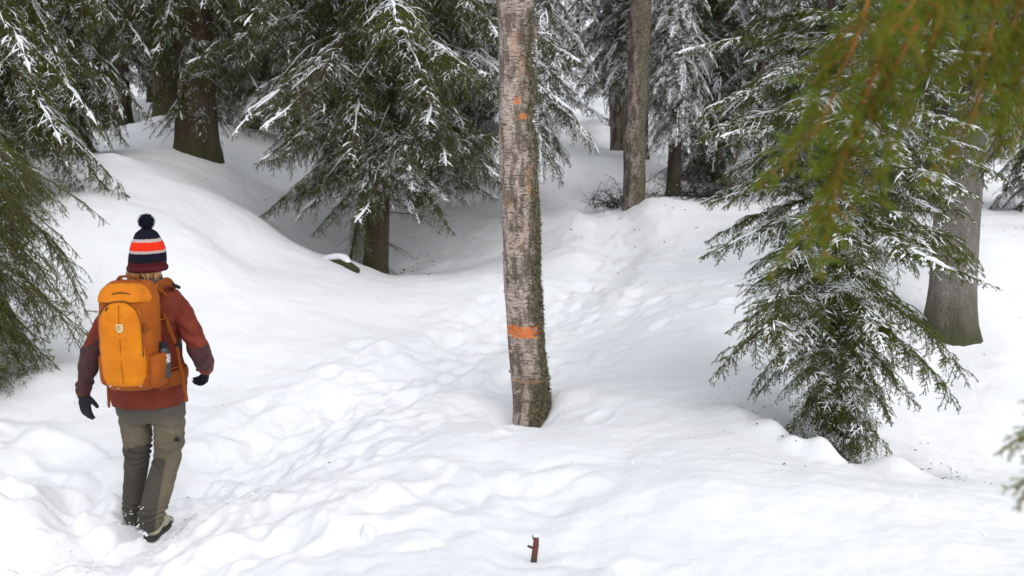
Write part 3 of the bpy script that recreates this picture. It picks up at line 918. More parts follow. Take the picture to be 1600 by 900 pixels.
# the big spruce over the pit
b = bpt(587, 424, 11.9); ln_ = lean_of(b, (604, 0), 11.9)
def cl(z): return float(np.interp(z, [.7, 1.2, 1.6, 2.2, 3.2, 5, 9], [.8, 1.1, 1.6, 2.2, 2.4, 2.1, .9]))
spruce("big spruce with drooping snow-dusted branches standing in the hollow left of the orange-banded birch", b, ln_, 9.5, .145, lambda z, r: r.choice(['old', 'old', 'drape', 'snowy']), (1.3, 9), cl,
       per_m=23, pitch=lambda z: float(np.interp(z, [1.3, 2, 9], [4, 2, 8])), seed=8, bark=M_BARK_BROWN, dead=10)
bigtree = [o for o in COL.objects if o.name.startswith('spruce_tree') and 'hollow left' in o.get('label', '')][0]
for zz_, yw_, pt_, sc_, st_ in ((1.55, -1.75, -22, .52, 'snowy'), (1.35, -1.35, -30, .42, 'snowy'), (1.75, -1.5, -15, .55, 'snowy'), (1.2, -2.0, -34, .30, 'old'), (1.1, -.9, -30, .28, 'old'), (1.35, 2.75, -2, .85, 'snowy'), (1.45, 3.3, 0, .9, 'old'), (1.3, -2.6, -8, .75, 'snowy'), (1.35, -.35, -4, .8, 'old'), (1.4, .3, -2, .85, 'snowy'), (1.3, -.8, -10, .7, 'snowy'), (1.25, -2.2, -14, .6, 'old'),
                                (.85, .2, 10, .62, 'dead'), (.75, -.35, 14, .7, 'dead'), (1.0, 2.9, 6, .7, 'dead'), (1.1, -2.75, 2, .65, 'dead'), (.95, -.1, 4, .8, 'dead')):
    add_branch(bigtree, BR[st_][0], (0, 0, zz_), yw_, R(pt_), sc_)
b2 = bpt(650, 345, 14.2)
spruce("greenish spruce trunk close behind the big spruce in the hollow", b2, (0.0, 0), 9, .10, 'old', (1.8, 8.6), lambda z: 1.6, per_m=20, seed=9, bark=M_BARK_DARK, dead=6)

# seedling tangle at the foot of the big spruce
b3 = bpt(545, 398, 11.3)
spruce("small drooping spruce sapling leaning at the left foot of the big spruce", b3, (.22, .1), 1.3, .022, 'weep', (.25, 1.25), lambda z: .55, per_m=22, pitch=(-35, -65), seed=10, bark=M_BARK_DARK, name='spruce_sapling', r1=.01)

# double trunk, left of centre
b = bpt(308, 238, 13.6)
spruce("thickest brown spruce trunk with twigs hanging on its stem, left of the hollow", b, lean_of(b, (300, 0), 13.6), 10, .27, lambda z, r: r.choice(['old', 'drape', 'weep']), (.6, 9.5), lambda z: float(np.interp(z, [.5, 1.6, 3, 9], [.7, 1.3, 2.1, 1.9])),
       per_m=22, pitch=(-12, -38), seed=12, bark=M_BARK_BROWN, r1=.22, dead=8, skip=lambda z, y: z < 2.3 and 4.0 < y < 5.2)
b = bpt(258, 176, 17.0)
spruce("brown spruce trunk half hidden just left of the thickest trunk", b, (0.0, 0), 9, .17, 'old', (1.9, 8.6), lambda z: 1.8, per_m=18, pitch=(-10, -35), seed=13, bark=M_BARK_BROWN, r1=.13)
b = bpt(190, 214, 19.0)
spruce("slim dark trunk standing alone in the gap at the upper left", b, (0.0, 0), 9, .125, 'old', (2.6, 8.6), lambda z: 2.0, per_m=18, pitch=(-10, -35), seed=14, bark=M_BARK_DARK, r1=.1, flare=.15)
b = bpt(165, 196, 20.5)
spruce("slim dark trunk partly behind the hanging green branches, left of the lone slim trunk", b, (0.0, 0), 9, .10, 'old', (2.0, 8.6), lambda z: 2.0, per_m=18, pitch=(-10, -35), seed=15, bark=M_BARK_DARK, r1=.08, flare=.15)

# spruce whose snowy boughs hang over the upper left corner
b = bpt(78, 238, 12.6)
def ul(z): return float(np.interp(z, [.4, 1.2, 2.5, 4, 9], [.9, 1.7, 2.4, 2.3, 1.3]))
spruce("dark-stemmed spruce on the mound whose green boughs fill the upper left corner", b, (-.01, 0), 9, .15, lambda z, r: r.choice(['drape', 'old', 'drape']), (.35, 8.6), ul, per_m=25, pitch=(-14, -36), seed=16, bark=M_BARK_DARK, dead=4)
b = bpt(-90, 330, 9.6)
spruce("spruce beyond the left edge with snow-streaked green boughs reaching into view", b, (0.0, 0), 8, .14, 'drape', (.9, 7.6), lambda z: float(np.interp(z, [.9, 2, 7.6], [1.5, 2.6, 1.8])), per_m=32, pitch=(-10, -34), seed=17, bark=M_BARK_DARK)

# near spruce at the left edge with loose hanging twigs
b = bpt(-60, 604, 7.0)
def nl_(z): return float(np.interp(z, [.1, .6, 1.2, 2.0, 2.6, 6], [.6, 1.0, 1.45, 1.5, 1.2, .8]))
spruce("near spruce at the left edge with loose thin twigs hanging beside the hiker", b, (-.02, 0), 6, .09, 'weep', (.15, 2.1), nl_, per_m=60, pitch=lambda z: float(np.interp(z, [.1, .8, 1.6, 2.1], [-42, -26, -12, -6])), seed=18, bark=M_BARK_DARK)

# snow-laden spruces on the right of the trail
b = bpt(1052, 304, 14.0)
spruce("slender snow-laden spruce next to the smaller grey birch, bare dark stem below", b, lean_of(b, (1062, 0), 14.0), 4.3, .10, 'snowy', (1.05, 4.1), lambda z: float(np.interp(z, [1, 2, 3, 4.2], [.85, .95, .7, .3])), per_m=30, pitch=(-15, -32), seed=20, bark=M_BARK_DARK, dead=12, name='young_spruce', flare=.2)
b = bpt(1108, 285, 16.0)
spruce("dark bushy spruce right of the slender snow-laden one", b, (0, 0), 9, .13, lambda z, r: r.choice(['old', 'snowy', 'weep']), (.3, 8.6), lambda z: float(np.interp(z, [.3, 1.5, 3, 9], [1.0, 1.5, 1.9, 1.2])), per_m=26, pitch=(-18, -40), seed=21, bark=M_BARK_DARK, dead=10)
b = bpt(1182, 285, 15.0)
spruce("thin dark stem with snowy side branches between the bushy spruce and the young frosted one", b, (0.0, 0), 7, .06, lambda z, r: r.choice(['snowy', 'dead']), (.8, 6.6), lambda z: 1.0, per_m=10, pitch=(-10, -30), seed=22, bark=M_BARK_DARK, dead=10)
b = bpt(1002, 250, 18.5)
spruce("snowy spruce with wide boughs over the far end of the trail", b, (0.0, 0), 9, .12, 'snowy', (1.7, 8.6), lambda z: float(np.interp(z, [1.5, 3, 9], [1.5, 2.1, 1.2])), per_m=24, pitch=(-8, -30), seed=23, bark=M_BARK_DARK)
b = bpt(806, 335, 13.4)
spruce("slim snowy spruce behind the orange-banded birch, its boughs reaching out to the right of it", b, (0.0, 0), 7, .06, 'snowy', (1.55, 6.8), lambda z: 1.5, per_m=26, pitch=(-12, -32), seed=24, bark=M_BARK_DARK, skip=None)
b = bpt(720, 290, 16.0)
spruce("snow-dusted spruce between the hollow and the orange-banded birch", b, (0.0, 0), 8, .09, lambda z, r: r.choice(['snowy', 'old']), (.5, 7.6), lambda z: float(np.interp(z, [.5, 2, 8], [.9, 1.35, 1.0])), per_m=26, pitch=(-14, -34), seed=25, bark=M_BARK_DARK, dead=4)
b = bpt(1420, 318, 13.6)
spruce("dark thicket spruce low behind the young frosted spruce", b, (0.0, 0), 7, .09, lambda z, r: r.choice(['weep', 'old']), (.1, 6.6), lambda z: float(np.interp(z, [.1, 1, 3, 7], [.9, 1.5, 1.5, .9])), per_m=27, pitch=(-14, -34), seed=26, bark=M_BARK_DARK, dead=4)
b = bpt(1270, 300, 14.5)
spruce("dark spruce in the gap left of the hanging green foreground branch", b, (0.0, 0), 8, .11, lambda z, r: r.choice(['old', 'snowy']), (.2, 7.6), lambda z: float(np.interp(z, [.1, 1, 3, 7], [.9, 1.3, 1.6, .9])), per_m=25, pitch=(-14, -34), seed=27, bark=M_BARK_DARK, dead=4)
b = bpt(1640, 300, 14.0)
spruce("snow-dusted spruce at the right edge above the shaded bank", b, (0.0, 0), 8, .13, lambda z, r: r.choice(['old', 'snowy']), (.3, 7.6), lambda z: float(np.interp(z, [.1, 1, 3, 7], [.9, 1.3, 1.8, .9])), per_m=24, pitch=(-14, -34), seed=28, bark=M_BARK_DARK, dead=4)
b = bpt(460, 262, 17.5)
spruce("deep green spruce seen between the thickest trunk and the big spruce in the hollow", b, (0.0, 0), 9, .12, lambda z, r: r.choice(['old', 'drape', 'snowy']), (.9, 8.6), lambda z: float(np.interp(z, [.5, 2, 8], [1.2, 1.9, 1.2])), per_m=26, pitch=(-14, -34), seed=29, bark=M_BARK_DARK, dead=4)
b = bpt(395, 215, 21)
spruce("dark spruce farther back behind the thickest trunk", b, (0.0, 0), 9, .14, 'old', (1.3, 8.6), lambda z: 2.0, per_m=24, pitch=(-14, -34), seed=30, bark=M_BARK_DARK, dead=4)

# far trunk with an orange trail mark
M_MARKED = spruce_bark("marked_bark", (.055, .038, .028), (.12, .09, .07), (.2, .16, .13), .3, 26)
b = bpt(733, 200, 25.0)
nm = N(M_MARKED); xm = nm.sep(nm.mapping())
zc = at(733, 166, 25.0)[2] - b[2]
dm = nm.math('ABSOLUTE', nm.math('SUBTRACT', xm[2], zc))
oldc = M_MARKED.node_tree.nodes["Principled BSDF"].inputs['Base Color'].links[0].from_socket
nm.color(nm.mix(nm.math('MULTIPLY', nm.ramp(nm.math('ADD', dm, nm.math('MULTIPLY', nm.noise(nm.mapping(), 14, 3), .1)), [(.16, 1.0), (.2, 0.0)]), .9), oldc, (.55, .13, .03)))
spruce("far thin trunk with an orange mark, seen through twigs left of the near birch", b, (0.0, 0), 9, .115, 'old', (3.4, 8.6), lambda z: 1.6, per_m=8, pitch=(-14, -34), seed=31, bark=M_MARKED, r1=.1, flare=.1)

# ------------------------------------------------------------------ forest behind
def far_branch(seed, L):
    return make_branch(seed, L=L, p0=-10, p1=-34, k1=.33, s1=.13, hang1=1.1, s2=.085, l2=.45, hang2=.9, snow=.55, frost=.5, dens=105, sw=.024, nl=.035, nw=.011, r0=.015,
                       mats=[M_TWIG, M_NEEDLE_DK, M_TSNOW], twig_r=.004)
fb = [far_branch(200 + i, 1.8) for i in range(3)]
def arrays(me):
    n = len(me.vertices); co = np.empty(n * 3, np.float32); me.vertices.foreach_get("co", co)
    l = np.empty(len(me.loops), np.int32); me.loops.foreach_get("vertex_index", l)
    tot = np.empty(len(me.polygons), np.int32); me.polygons.foreach_get("loop_total", tot)
    st = np.empty(len(me.polygons), np.int32); me.polygons.foreach_get("loop_start", st)
    mi = np.empty(len(me.polygons), np.int32); me.polygons.foreach_get("material_index", mi)
    a3 = tot == 3; a4 = tot == 4
    f3 = l[st[a3][:, None] + np.arange(3)]; f4 = l[st[a4][:, None] + np.arange(4)]
    return co.reshape(-1, 3).astype(float), f3, f4, mi[a3], mi[a4]
fba = [arrays(m) for m in fb]
print('far branch', [len(m.polygons) for m in fb])
def far_crown(seed, H, zs, blen, n):
    rg = random.Random(seed); mb = MB(); yaw = 0
    for i in range(n):
        f = (i + rg.random()) / n
        z = zs + (H - zs) * f
        yaw += 2.4
        co, f3, f4, m3, m4 = rg.choice(fba)
        s = blen * (1 - f * .85) * rg.uniform(.75, 1.15) / 1.8 + .1
        M = np.array(Euler((rg.uniform(-.1, .1), -R(rg.uniform(-30, -5) + 25 * f), yaw), 'XYZ').to_matrix())
        V = co @ M.T * s + np.array((0, 0, z))
        mb.v.append(V); mb.f3.append(f3 + mb.n); mb.m3.append(m3); mb.f4.append(f4 + mb.n); mb.m4.append(m4); mb.n += len(V)
    return mb.mesh("crown", [M_TWIG, M_NEEDLE_DK, M_TSNOW], False)
CROWNS = [(far_crown(301, 9.5, 1.0, 2.0, 52), trunk_mesh("trunk", 9.5, .14, .02, (0, 0), M_BARK_DARK, 10, rings=14)),
          (far_crown(302, 11, 1.8, 2.1, 56), trunk_mesh("trunk", 11, .17, .03, (0, 0), M_BARK_DARK, 10, rings=14)),
          (far_crown(303, 6, .4, 1.4, 40), trunk_mesh("trunk", 6, .08, .01, (0, 0), M_BARK_DARK, 8, rings=10))]
rf = random.Random(77)
FAR_LABEL = ["snow-dusted spruce deep in the forest at the upper left, behind the thickest trunk",
             "snow-dusted spruce deep in the forest behind the big spruce in the hollow",
             "snow-dusted spruce deep in the forest behind the far end of the trail",
             "snow-dusted spruce deep in the forest at the upper right, behind the foreground branch"]
FAR_GROUP = ["spruces far behind the thickest trunk", "spruces far behind the hollow", "spruces far behind the trail", "spruces far behind the foreground branch"]
placed = []
tries = 0
while len(placed) < 150 and tries < 6000:
    tries += 1
    Y = 21 + 38 * rf.random()**1.25
    u = rf.uniform(-.75, .75)
    x = u * Y
    if 830 < 800 + FPX * x / Y < 950 and Y < 30: continue      # the trail stays open
    if any((x - a)**2 + (Y - c)**2 < (1.5 + Y * .02)**2 for a, c in placed): continue
    placed.append((x, Y))
    px_ = 800 + FPX * x / Y
    gi = 0 if px_ < 400 else 1 if px_ < 780 else 2 if px_ < 1200 else 3
    root = thing("spruce_tree", FAR_LABEL[gi], "tree", (x, Y, gz(x, Y) - .05), FAR_GROUP[gi])
    cr, tk = CROWNS[rf.choice((0, 1, 0, 1, 2))]
    link("crown", cr, root); link("trunk", tk, root)
    root.rotation_euler.z = rf.uniform(0, 6.28); s = rf.uniform(.8, 1.2); root.scale = (s, s, s)

# ------------------------------------------------------------------ foreground spruce hanging into the upper right corner
fgm = [M_TWIG_FG, M_NEEDLE_FG, M_TSNOW]
FG = [make_branch(401 + i, L=.95, p0=-12, p1=-42, k1=.46, s1=.045, hang1=2.4, s2=.035, l2=.36, hang2=1.6, snow=0, frost=0, dens=800, nl=.017, nw=.0024, r0=.008, mats=fgm, n3=True, twig_r=.0018, tip_up=8) for i in range(3)]
f0 = at(1830, 500, 1.9)
fx, fy = float(f0[0]), float(f0[1])
fz = gz(fx, fy)
fgr = thing("spruce_tree", "close out-of-focus spruce whose bright green branches hang in from the upper right corner", "tree", (fx, fy, fz))
link("trunk", trunk_mesh("trunk", 6.5, .09, .03, (0, 0), M_BARK_BROWN, seed=44), fgr)
def fg(px, py, Y, tx, ty, TY, i, roll=0.0, s=None):
    """a branch growing from one point towards another"""
    a = at(px, py, Y); t = at(tx, ty, TY); d = t - a
    L = np.linalg.norm(d)
    yw = math.atan2(d[1], d[0]); el = math.atan2(d[2], math.hypot(d[0], d[1]))
    add_branch(fgr, FG[i], tuple(a - np.array((fx, fy, fz))), yw, el + R(24), (s or L / .95), roll)
TS = [make_branch(431 + i, L=.62, p0=-4, p1=-16, k1=.28, s1=.036, hang1=.9, s2=.03, l2=.42, hang2=.6, snow=0, frost=0, dens=900, nl=.016, nw=.0024, r0=.005, mats=fgm, n3=True, twig_r=.0016, wig=.12, angle=38) for i in range(3)]
def hang(px, py, Y, tx, ty, TY, i, roll=0.0):
    """a tassel of shoots that hangs from a limb"""
    a = at(px, py, Y); t = at(tx, ty, TY); d = t - a
    L = np.linalg.norm(d)
    add_branch(fgr, TS[i % 3], tuple(a - np.array((fx, fy, fz))), math.atan2(d[1], d[0]), math.atan2(d[2], math.hypot(d[0], d[1])) + R(8), L / .60, roll)
fg(1780, -260, 1.85, 1300, 30, 1.45, 0)
fg(1800, -120, 1.95, 1420, 60, 1.75, 2)
fg(1820, -40, 1.9, 1540, 110, 1.65, 1)
fg(1800, -260, 1.9, 1500, -20, 1.9, 2)
for q_, (a_, b_, c_2, d_2, y_) in enumerate([(1370, -40, 1268, 330, 1.48), (1400, 0, 1300, 430, 1.52), (1430, 40, 1300, 475, 1.50), (1470, 30, 1385, 290, 1.65), (1330, 40, 1212, 250, 1.5),
        (1520, -60, 1440, 190, 1.7), (1560, -60, 1515, 310, 1.6), (1600, -60, 1560, 240, 1.7), (1630, 0, 1590, 280, 1.65), (1440, -160, 1370, 150, 1.6), (1660, -60, 1620, 240, 1.6), (1540, -120, 1500, 160, 1.8)]):
    hang(a_, b_, y_ + .06, c_2, d_2, y_, q_, (q_ % 5 - 2) * .4)
hang(1700, 560, 1.6, 1598, 730, 1.45, 0); hang(1700, 610, 1.62, 1590, 790, 1.48, 1)
rr_ = random.Random(3)
for i in range(26):     # more of the tree outside the picture
    zz = rr_.uniform(.3, 6.2); yw = rr_.uniform(-1.7, 1.5) if zz < 4.0 else rr_.uniform(0, 6.28)
    add_branch(fgr, FG[i % 3], (0, 0, zz), yw, R(rr_.uniform(-10, 5)), rr_.uniform(.7, 1.0) if abs(yw) < 1.0 else .6)

# ------------------------------------------------------------------ small things on the snow
M_STICK = mat("red_brown_wood", (.15, .055, .035), .8)
ns = N(M_STICK); xs = ns.sep(ns.mapping())
ns.color(ns.mix(ns.ramp(ns.math('ADD', xs[2], ns.math('MULTIPLY', ns.noise(ns.mapping(), 60, 3), .03)), [(.035, 1.0), (.06, 0.0)]), (.15, .055, .035), (.075, .055, .04)))
p = at(836, 866, 4.45); sz_ = gz(p[0], p[1])
st = thing("broken_stick", "short red-brown broken stick poking out of the snow in the foreground", "stick", (p[0], p[1], sz_))
mb = MB()
cap_tube(mb, [(.0, 0, -.06), (-.006, 0, 0), (-.002, 0, .04), (.004, 0, .085), (.006, 0, .118)], [.015, .0155, .0145, .0145, .013], 10)
cap_tube(mb, [(-.008, 0, .115), (-.011, 0, .128), (-.012, 0, .138)], [.004, .003, .0015], 6)
link("stem", mb.mesh("stem", [M_STICK]), st)
mb = MB(); cap_tube(mb, [(0, 0, .068), (-.018, -.003, .075), (-.032, -.004, .082)], [.006, .0065, .006], 8)
link("stub", mb.mesh("stub", [mat("dark_wood", (.09, .05, .045), .7)]), st)
mb = MB()
for c, r in (((.006, 0, .126), .014), ((.012, -.003, .118), .007), ((-.014, -.003, .086), .008), ((-.022, -.004, .088), .006), ((.016, -.002, .07), .004)):
    mb.add(np.array(c) + ico * r, icf)
link("snow_cap", mb.mesh("snow_cap", [M_TSNOW]), st)

# ball of snow that rolled to rest
p = at(577, 855, 4.7); bm = bmesh.new(); bmesh.ops.create_icosphere(bm, subdivisions=4, radius=.045)
for v in bm.verts:
    k = float(noise3(np.array([v.co * 22]))[0]); v.co *= 1 + k * .35; v.co.z *= 1.1
for f in bm.faces: f.smooth = True
me = bpy.data.meshes.new("snow_ball"); bm.to_mesh(me); bm.free(); me.materials.append(M_SNOW)
tag(link("snow_ball", me, None, (p[0], p[1], gz(p[0], p[1]) + .012)), "rounded lump of snow lying alone on the snow near the bottom centre", "snow lump")

# snowy log end at the rim of the hollow
pa, pb_ = at(520, 400, 10.75), at(558, 428, 10.5)
za, zb_ = gz(pa[0], pa[1]), gz(pb_[0], pb_[1])
lg = thing("fallen_log", "dark snow-capped piece of log on the rim of the hollow left of the big spruce", "log", (pa[0], pa[1], za))
dx, dy, dz = pb_[0] - pa[0], pb_[1] - pa[1], zb_ - za
mb = MB(); cap_tube(mb, [(-.05, 0, -.02), (dx * .5, dy * .5, dz * .5 + .05), (dx, dy, dz + .03)], [.05, .048, .035], 12); link("stem", mb.mesh("stem", [M_BARK_DARK]), lg)
mb = MB(); cap_tube(mb, resample([(-.07, 0, .035), (dx * .4, dy * .4, dz * .4 + .10), (dx * .75, dy * .75, dz * .8 + .065)], 8), [.04, .05, .055, .05, .052, .045, .035, .02], 10, .7); link("snow_cap", mb.mesh("snow_cap", [M_TSNOW]), lg)

# bare leaning sapling right of the bushy spruce
b = bpt(1127, 306, 13.6); t = at(1168, 180, 13.6)
d = t - np.array(b)
sp_ = thing("bare_sapling", "thin bare leaning sapling stem between the bushy spruce and the young frosted spruce", "sapling", b)
mb = MB(); V, F = tubes(resample([(0, 0, -.1), d * .5 + np.array((.03, 0, 0)), d, d * 1.8], 14), np.linspace(.024, .008, 14), 8); mb.add(V, F)
link("stem", mb.mesh("stem", [M_TWIG]), sp_)
rq = np.random.RandomState(9); mb = MB()
for i in range(14):
    f = rq.uniform(.3, 1.7)
    P1_ = grow((d * f)[None], np.array([[rq.normal(), rq.normal(), .7]]), np.array([rq.uniform(.2, .45)]), 6, .3, rq, .1)
    V, F = tubes(P1_, np.linspace(.006, .002, 6)[None], 4); mb.add(V, F)
tag(link("twigs", mb.mesh("twigs", [M_TWIG]), sp_), kind='stuff')

# tangles of dead lower twigs lying on the snow round the right-hand stems
M_DEADTW = mat("dead_twig_bark", (.055, .045, .038), .9)
def thicket(label, px, py, Y, n, Lr, seed, name='dead_brush'):
    b = bpt(px, py, Y); rq = np.random.RandomState(seed)
    mb = MB()
    base = np.c_[rq.normal(0, .16, n), rq.normal(0, .14, n), np.full(n, -.02)]
    dirs = np.c_[rq.normal(0, 1, n), rq.normal(0, .7, n), rq.uniform(.15, 1.0, n)]
    P1_ = grow(base, dirs, rq.uniform(Lr * .5, Lr, n), 8, .8, rq, .12)
    V, F = tubes(P1_, np.tile(np.linspace(.007, .002, 8), (n, 1)), 4); mb.add(V, F)
    B2 = P1_[:, 2:].reshape(-1, 3).repeat(3, 0)
    P2_ = grow(B2, rq.normal(size=B2.shape) + np.array((0, 0, .1)), rq.uniform(.06, .2, len(B2)), 4, .5, rq, .15)
    V, F = tubes(P2_, np.tile(np.linspace(.003, .0015, 4), (len(B2), 1)), 3); mb.add(V, F)
    tag(link(name, mb.mesh(name, [M_DEADTW]), None, b), label, "dead twigs")
thicket("dark tangle of dead twigs at the left foot of the smaller grey birch", 968, 292, 13.8, 26, .55, 1)
thicket("dark tangle of dead twigs between the slender snow-laden spruce and the bushy one", 1095, 303, 13.9, 70, .75, 2)
thicket("low tangle of dead twigs at the foot of the thin dark stem", 1180, 300, 14.2, 50, .7, 3)

# a single dry grass straw in the right-hand dip
p = at(1489, 750, 6.2)
zz = gz(p[0], p[1])
mb = MB(); V, F = tubes(resample([(0, 0, -.02), (-.02, 0, .03), (-.05, .01, .075)], 6), np.linspace(.0018, .0008, 6), 4); mb.add(V, F)
tag(link("grass_straw", mb.mesh("grass_straw", [mat("dry_straw", (.22, .15, .08), .8)]), None, (p[0], p[1], zz)), "single thin dry straw sticking out of the dip at the lower right", "straw")

# needles, cone scales and bark bits scattered on the snow
M_LITTER = mat("litter", (.07, .05, .035), .9)
rq = np.random.RandomState(15); mb = MB(); pts = []
def scatter(n, cx, cy, sx, sy, smin, smax):
    xs_ = rq.normal(cx, sx, n); ys_ = rq.normal(cy, sy, n); zs_ = ground(xs_, ys_)
    for x, y, z in zip(xs_, ys_, zs_):
        s = rq.uniform(smin, smax); a = rq.uniform(0, 6.28); l = s * rq.uniform(1, 3.2)
        u = np.array((math.cos(a), math.sin(a), rq.uniform(-.1, .3))); v = np.array((-u[1], u[0], 0))
        c = np.array((x, y, z + .003))
        mb.add([c - u * l, c + v * s, c + u * l, c - v * s, c + np.array((0, 0, s * .8))], [(0, 3, 4), (3, 2, 4), (2, 1, 4), (1, 0, 4)])
q = at(690, 390, 12.5); scatter(60, q[0], q[1], .6, .5, .002, .009)
q = at(587, 428, 11.9); scatter(60, q[0], q[1], .4, .3, .004, .016)
q = at(1580, 380, 11.5); scatter(60, q[0], q[1], .8, .9, .002, .009)
q = at(1560, 450, 9.6); scatter(30, q[0], q[1], .5, .6, .002, .006)
q = at(230, 190, 19); scatter(30, q[0], q[1], 1.0, 2.2, .004, .012)
q = at(960, 300, 14.5); scatter(60, q[0], q[1], .6, .8, .004, .012)
q = at(1000, 370, 12.6); scatter(20, q[0], q[1], .5, .6, .004, .012)
q = at(360, 740, 6.1); scatter(16, q[0], q[1], .5, .5, .002, .005)
q = at(500, 350, 12.6); scatter(40, q[0], q[1], .7, .5, .004, .010)
q = at(1340, 720, 6.2); scatter(120, q[0], q[1], .4, .3, .002, .007)
cr_ = MB(); rq2 = np.random.RandomState(5)
for i in range(2600):
    p_ = TRAIL[rq2.randint(8, 100)] + rq2.normal(0, .42, 2) if i < 2000 else np.array((rq2.uniform(-3.2, 3), rq2.uniform(3.9, 8.5)))
    cr_.v.append(None) if False else None
    s_ = rq2.uniform(.002, .009) if rq2.rand() < .93 else rq2.uniform(.009, .018)
    cr_.add(np.array((p_[0], p_[1], 0)) + ico * s_ * rq2.uniform(.7, 1.2, 3) + rq2.normal(0, s_ * .18, (7, 3)), icf)
allv = np.concatenate(cr_.v).reshape(-1, 7, 3); hz_c = ground(allv[:, 0, 0], allv[:, 0, 1])
allv[:, :, 2] += hz_c[:, None] - .001; cr_.v = [allv.reshape(-1, 3)]
tag(link("snow_crumbs", cr_.mesh("snow_crumbs", [M_SNOW], False)), "small crumbs of snow kicked up along the trail", "snow crumbs", kind='stuff')
tag(link("needle_litter", mb.mesh("needle_litter", [M_LITTER], False)), "dark fallen needles, cone scales and bark crumbs scattered over the snow under the trees", "litter", kind='stuff')

# ------------------------------------------------------------------ the hiker
PY = 5.25
ORG = at(235, 846, PY)
g_here = gz(ORG[0] + .02, ORG[1] + .1)
hiker = thing("person", "hiker in rust jacket, striped bobble hat and olive trousers, walking away along the trail", "person", (ORG[0], ORG[1], ORG[2]))

def P(px, py, dy=0.0):
    return at(px, py, PY + dy) - ORG
def RR(px):            # half width in pixels to metres
    return px * PY * .995 / FPX

M_SKIN = mat("skin", (.58, .36, .27), .5)
M_JACKET = mat("rust_jacket", (.12, .02, .012), .8)
n = N(M_JACKET); n.color(n.ramp(n.noise(n.mapping(), 9, 4), [(.3, (.12, .019, .010)), (.7, (.19, .032, .016))])); n.bump(n.noise(n.mapping(), 260, 2), .25, .002)
M_PATCH = mat("brown_elbow_patch", (.095, .05, .052), .8)
n = N(M_PATCH); n.color(n.ramp(n.noise(n.mapping(), 12, 4), [(.3, (.045, .018, .02)), (.7, (.085, .035, .035))]))
M_CUFF = mat("cuff", (.17, .05, .02), .8)
M_TROUSER = mat("olive_trousers", (.20, .165, .115), .85)
n = N(M_TROUSER); n.color(n.ramp(n.noise(n.mapping(), 8, 4), [(.3, (.105, .086, .056)), (.7, (.165, .138, .092))])); n.bump(n.noise(n.mapping(), 300, 2), .2, .002)
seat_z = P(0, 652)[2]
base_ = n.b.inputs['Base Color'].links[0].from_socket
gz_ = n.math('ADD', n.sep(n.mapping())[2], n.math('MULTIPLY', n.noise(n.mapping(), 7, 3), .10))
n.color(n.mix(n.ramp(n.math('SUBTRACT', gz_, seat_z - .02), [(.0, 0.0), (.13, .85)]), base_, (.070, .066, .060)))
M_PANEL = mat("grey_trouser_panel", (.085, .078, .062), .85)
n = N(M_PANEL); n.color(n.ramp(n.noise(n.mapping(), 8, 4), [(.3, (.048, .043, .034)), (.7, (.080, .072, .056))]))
M_BLACK = mat("black_fabric", (.012, .012, .015), .7)
M_DARKGREY = mat("grey_collar", (.06, .06, .065), .8)
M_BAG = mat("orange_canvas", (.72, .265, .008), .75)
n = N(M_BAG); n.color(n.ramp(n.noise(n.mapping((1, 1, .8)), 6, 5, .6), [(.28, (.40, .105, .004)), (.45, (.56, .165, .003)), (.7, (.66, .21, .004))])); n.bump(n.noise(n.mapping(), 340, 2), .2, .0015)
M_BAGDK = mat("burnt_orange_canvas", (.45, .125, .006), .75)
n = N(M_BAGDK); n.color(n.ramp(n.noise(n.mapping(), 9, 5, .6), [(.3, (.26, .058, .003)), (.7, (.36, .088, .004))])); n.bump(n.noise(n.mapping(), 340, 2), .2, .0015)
M_STRAP = mat("rust_webbing", (.20, .048, .005), .8)
M_SEAM = mat("seam", (.25, .07, .006), .8)
M_ZIP = mat("zip", (.05, .025, .012), .6)
M_HAIR = mat("blond_hair", (.42, .24, .10), .55)
n = N(M_HAIR); n.color(n.ramp(n.noise(n.mapping((1, 1, .12)), 120, 3), [(.35, (.20, .10, .035)), (.65, (.55, .34, .15))]))
M_BOOT = mat("beige_boot", (.42, .38, .28), .7)
M_SOLE = mat("dark_rubber", (.03, .035, .03), .6)
M_HAT = mat("knitted_hat", (.01, .012, .03), .95)

# joints
Lsh, Lel, Lwr = P(184, 472, 0), P(144, 550, -.04), P(130, 610, .06)
Rsh, Rel, Rwr = P(276, 472, 0), P(312, 548, -.05), P(322, 574, .16)
Lhip, Lkn, Lan = P(212, 635, .0), P(214, 716, .10), P(209, 806, .14)
Rhip, Rkn, Ran = P(262, 635, .0), P(262, 716, .04), P(236, 828, .02)
HEAD = P(230, 400, .02); NECK = P(229, 440, .0); CHEST = P(229, 490, 0); HIPS = P(236, 625, 0)

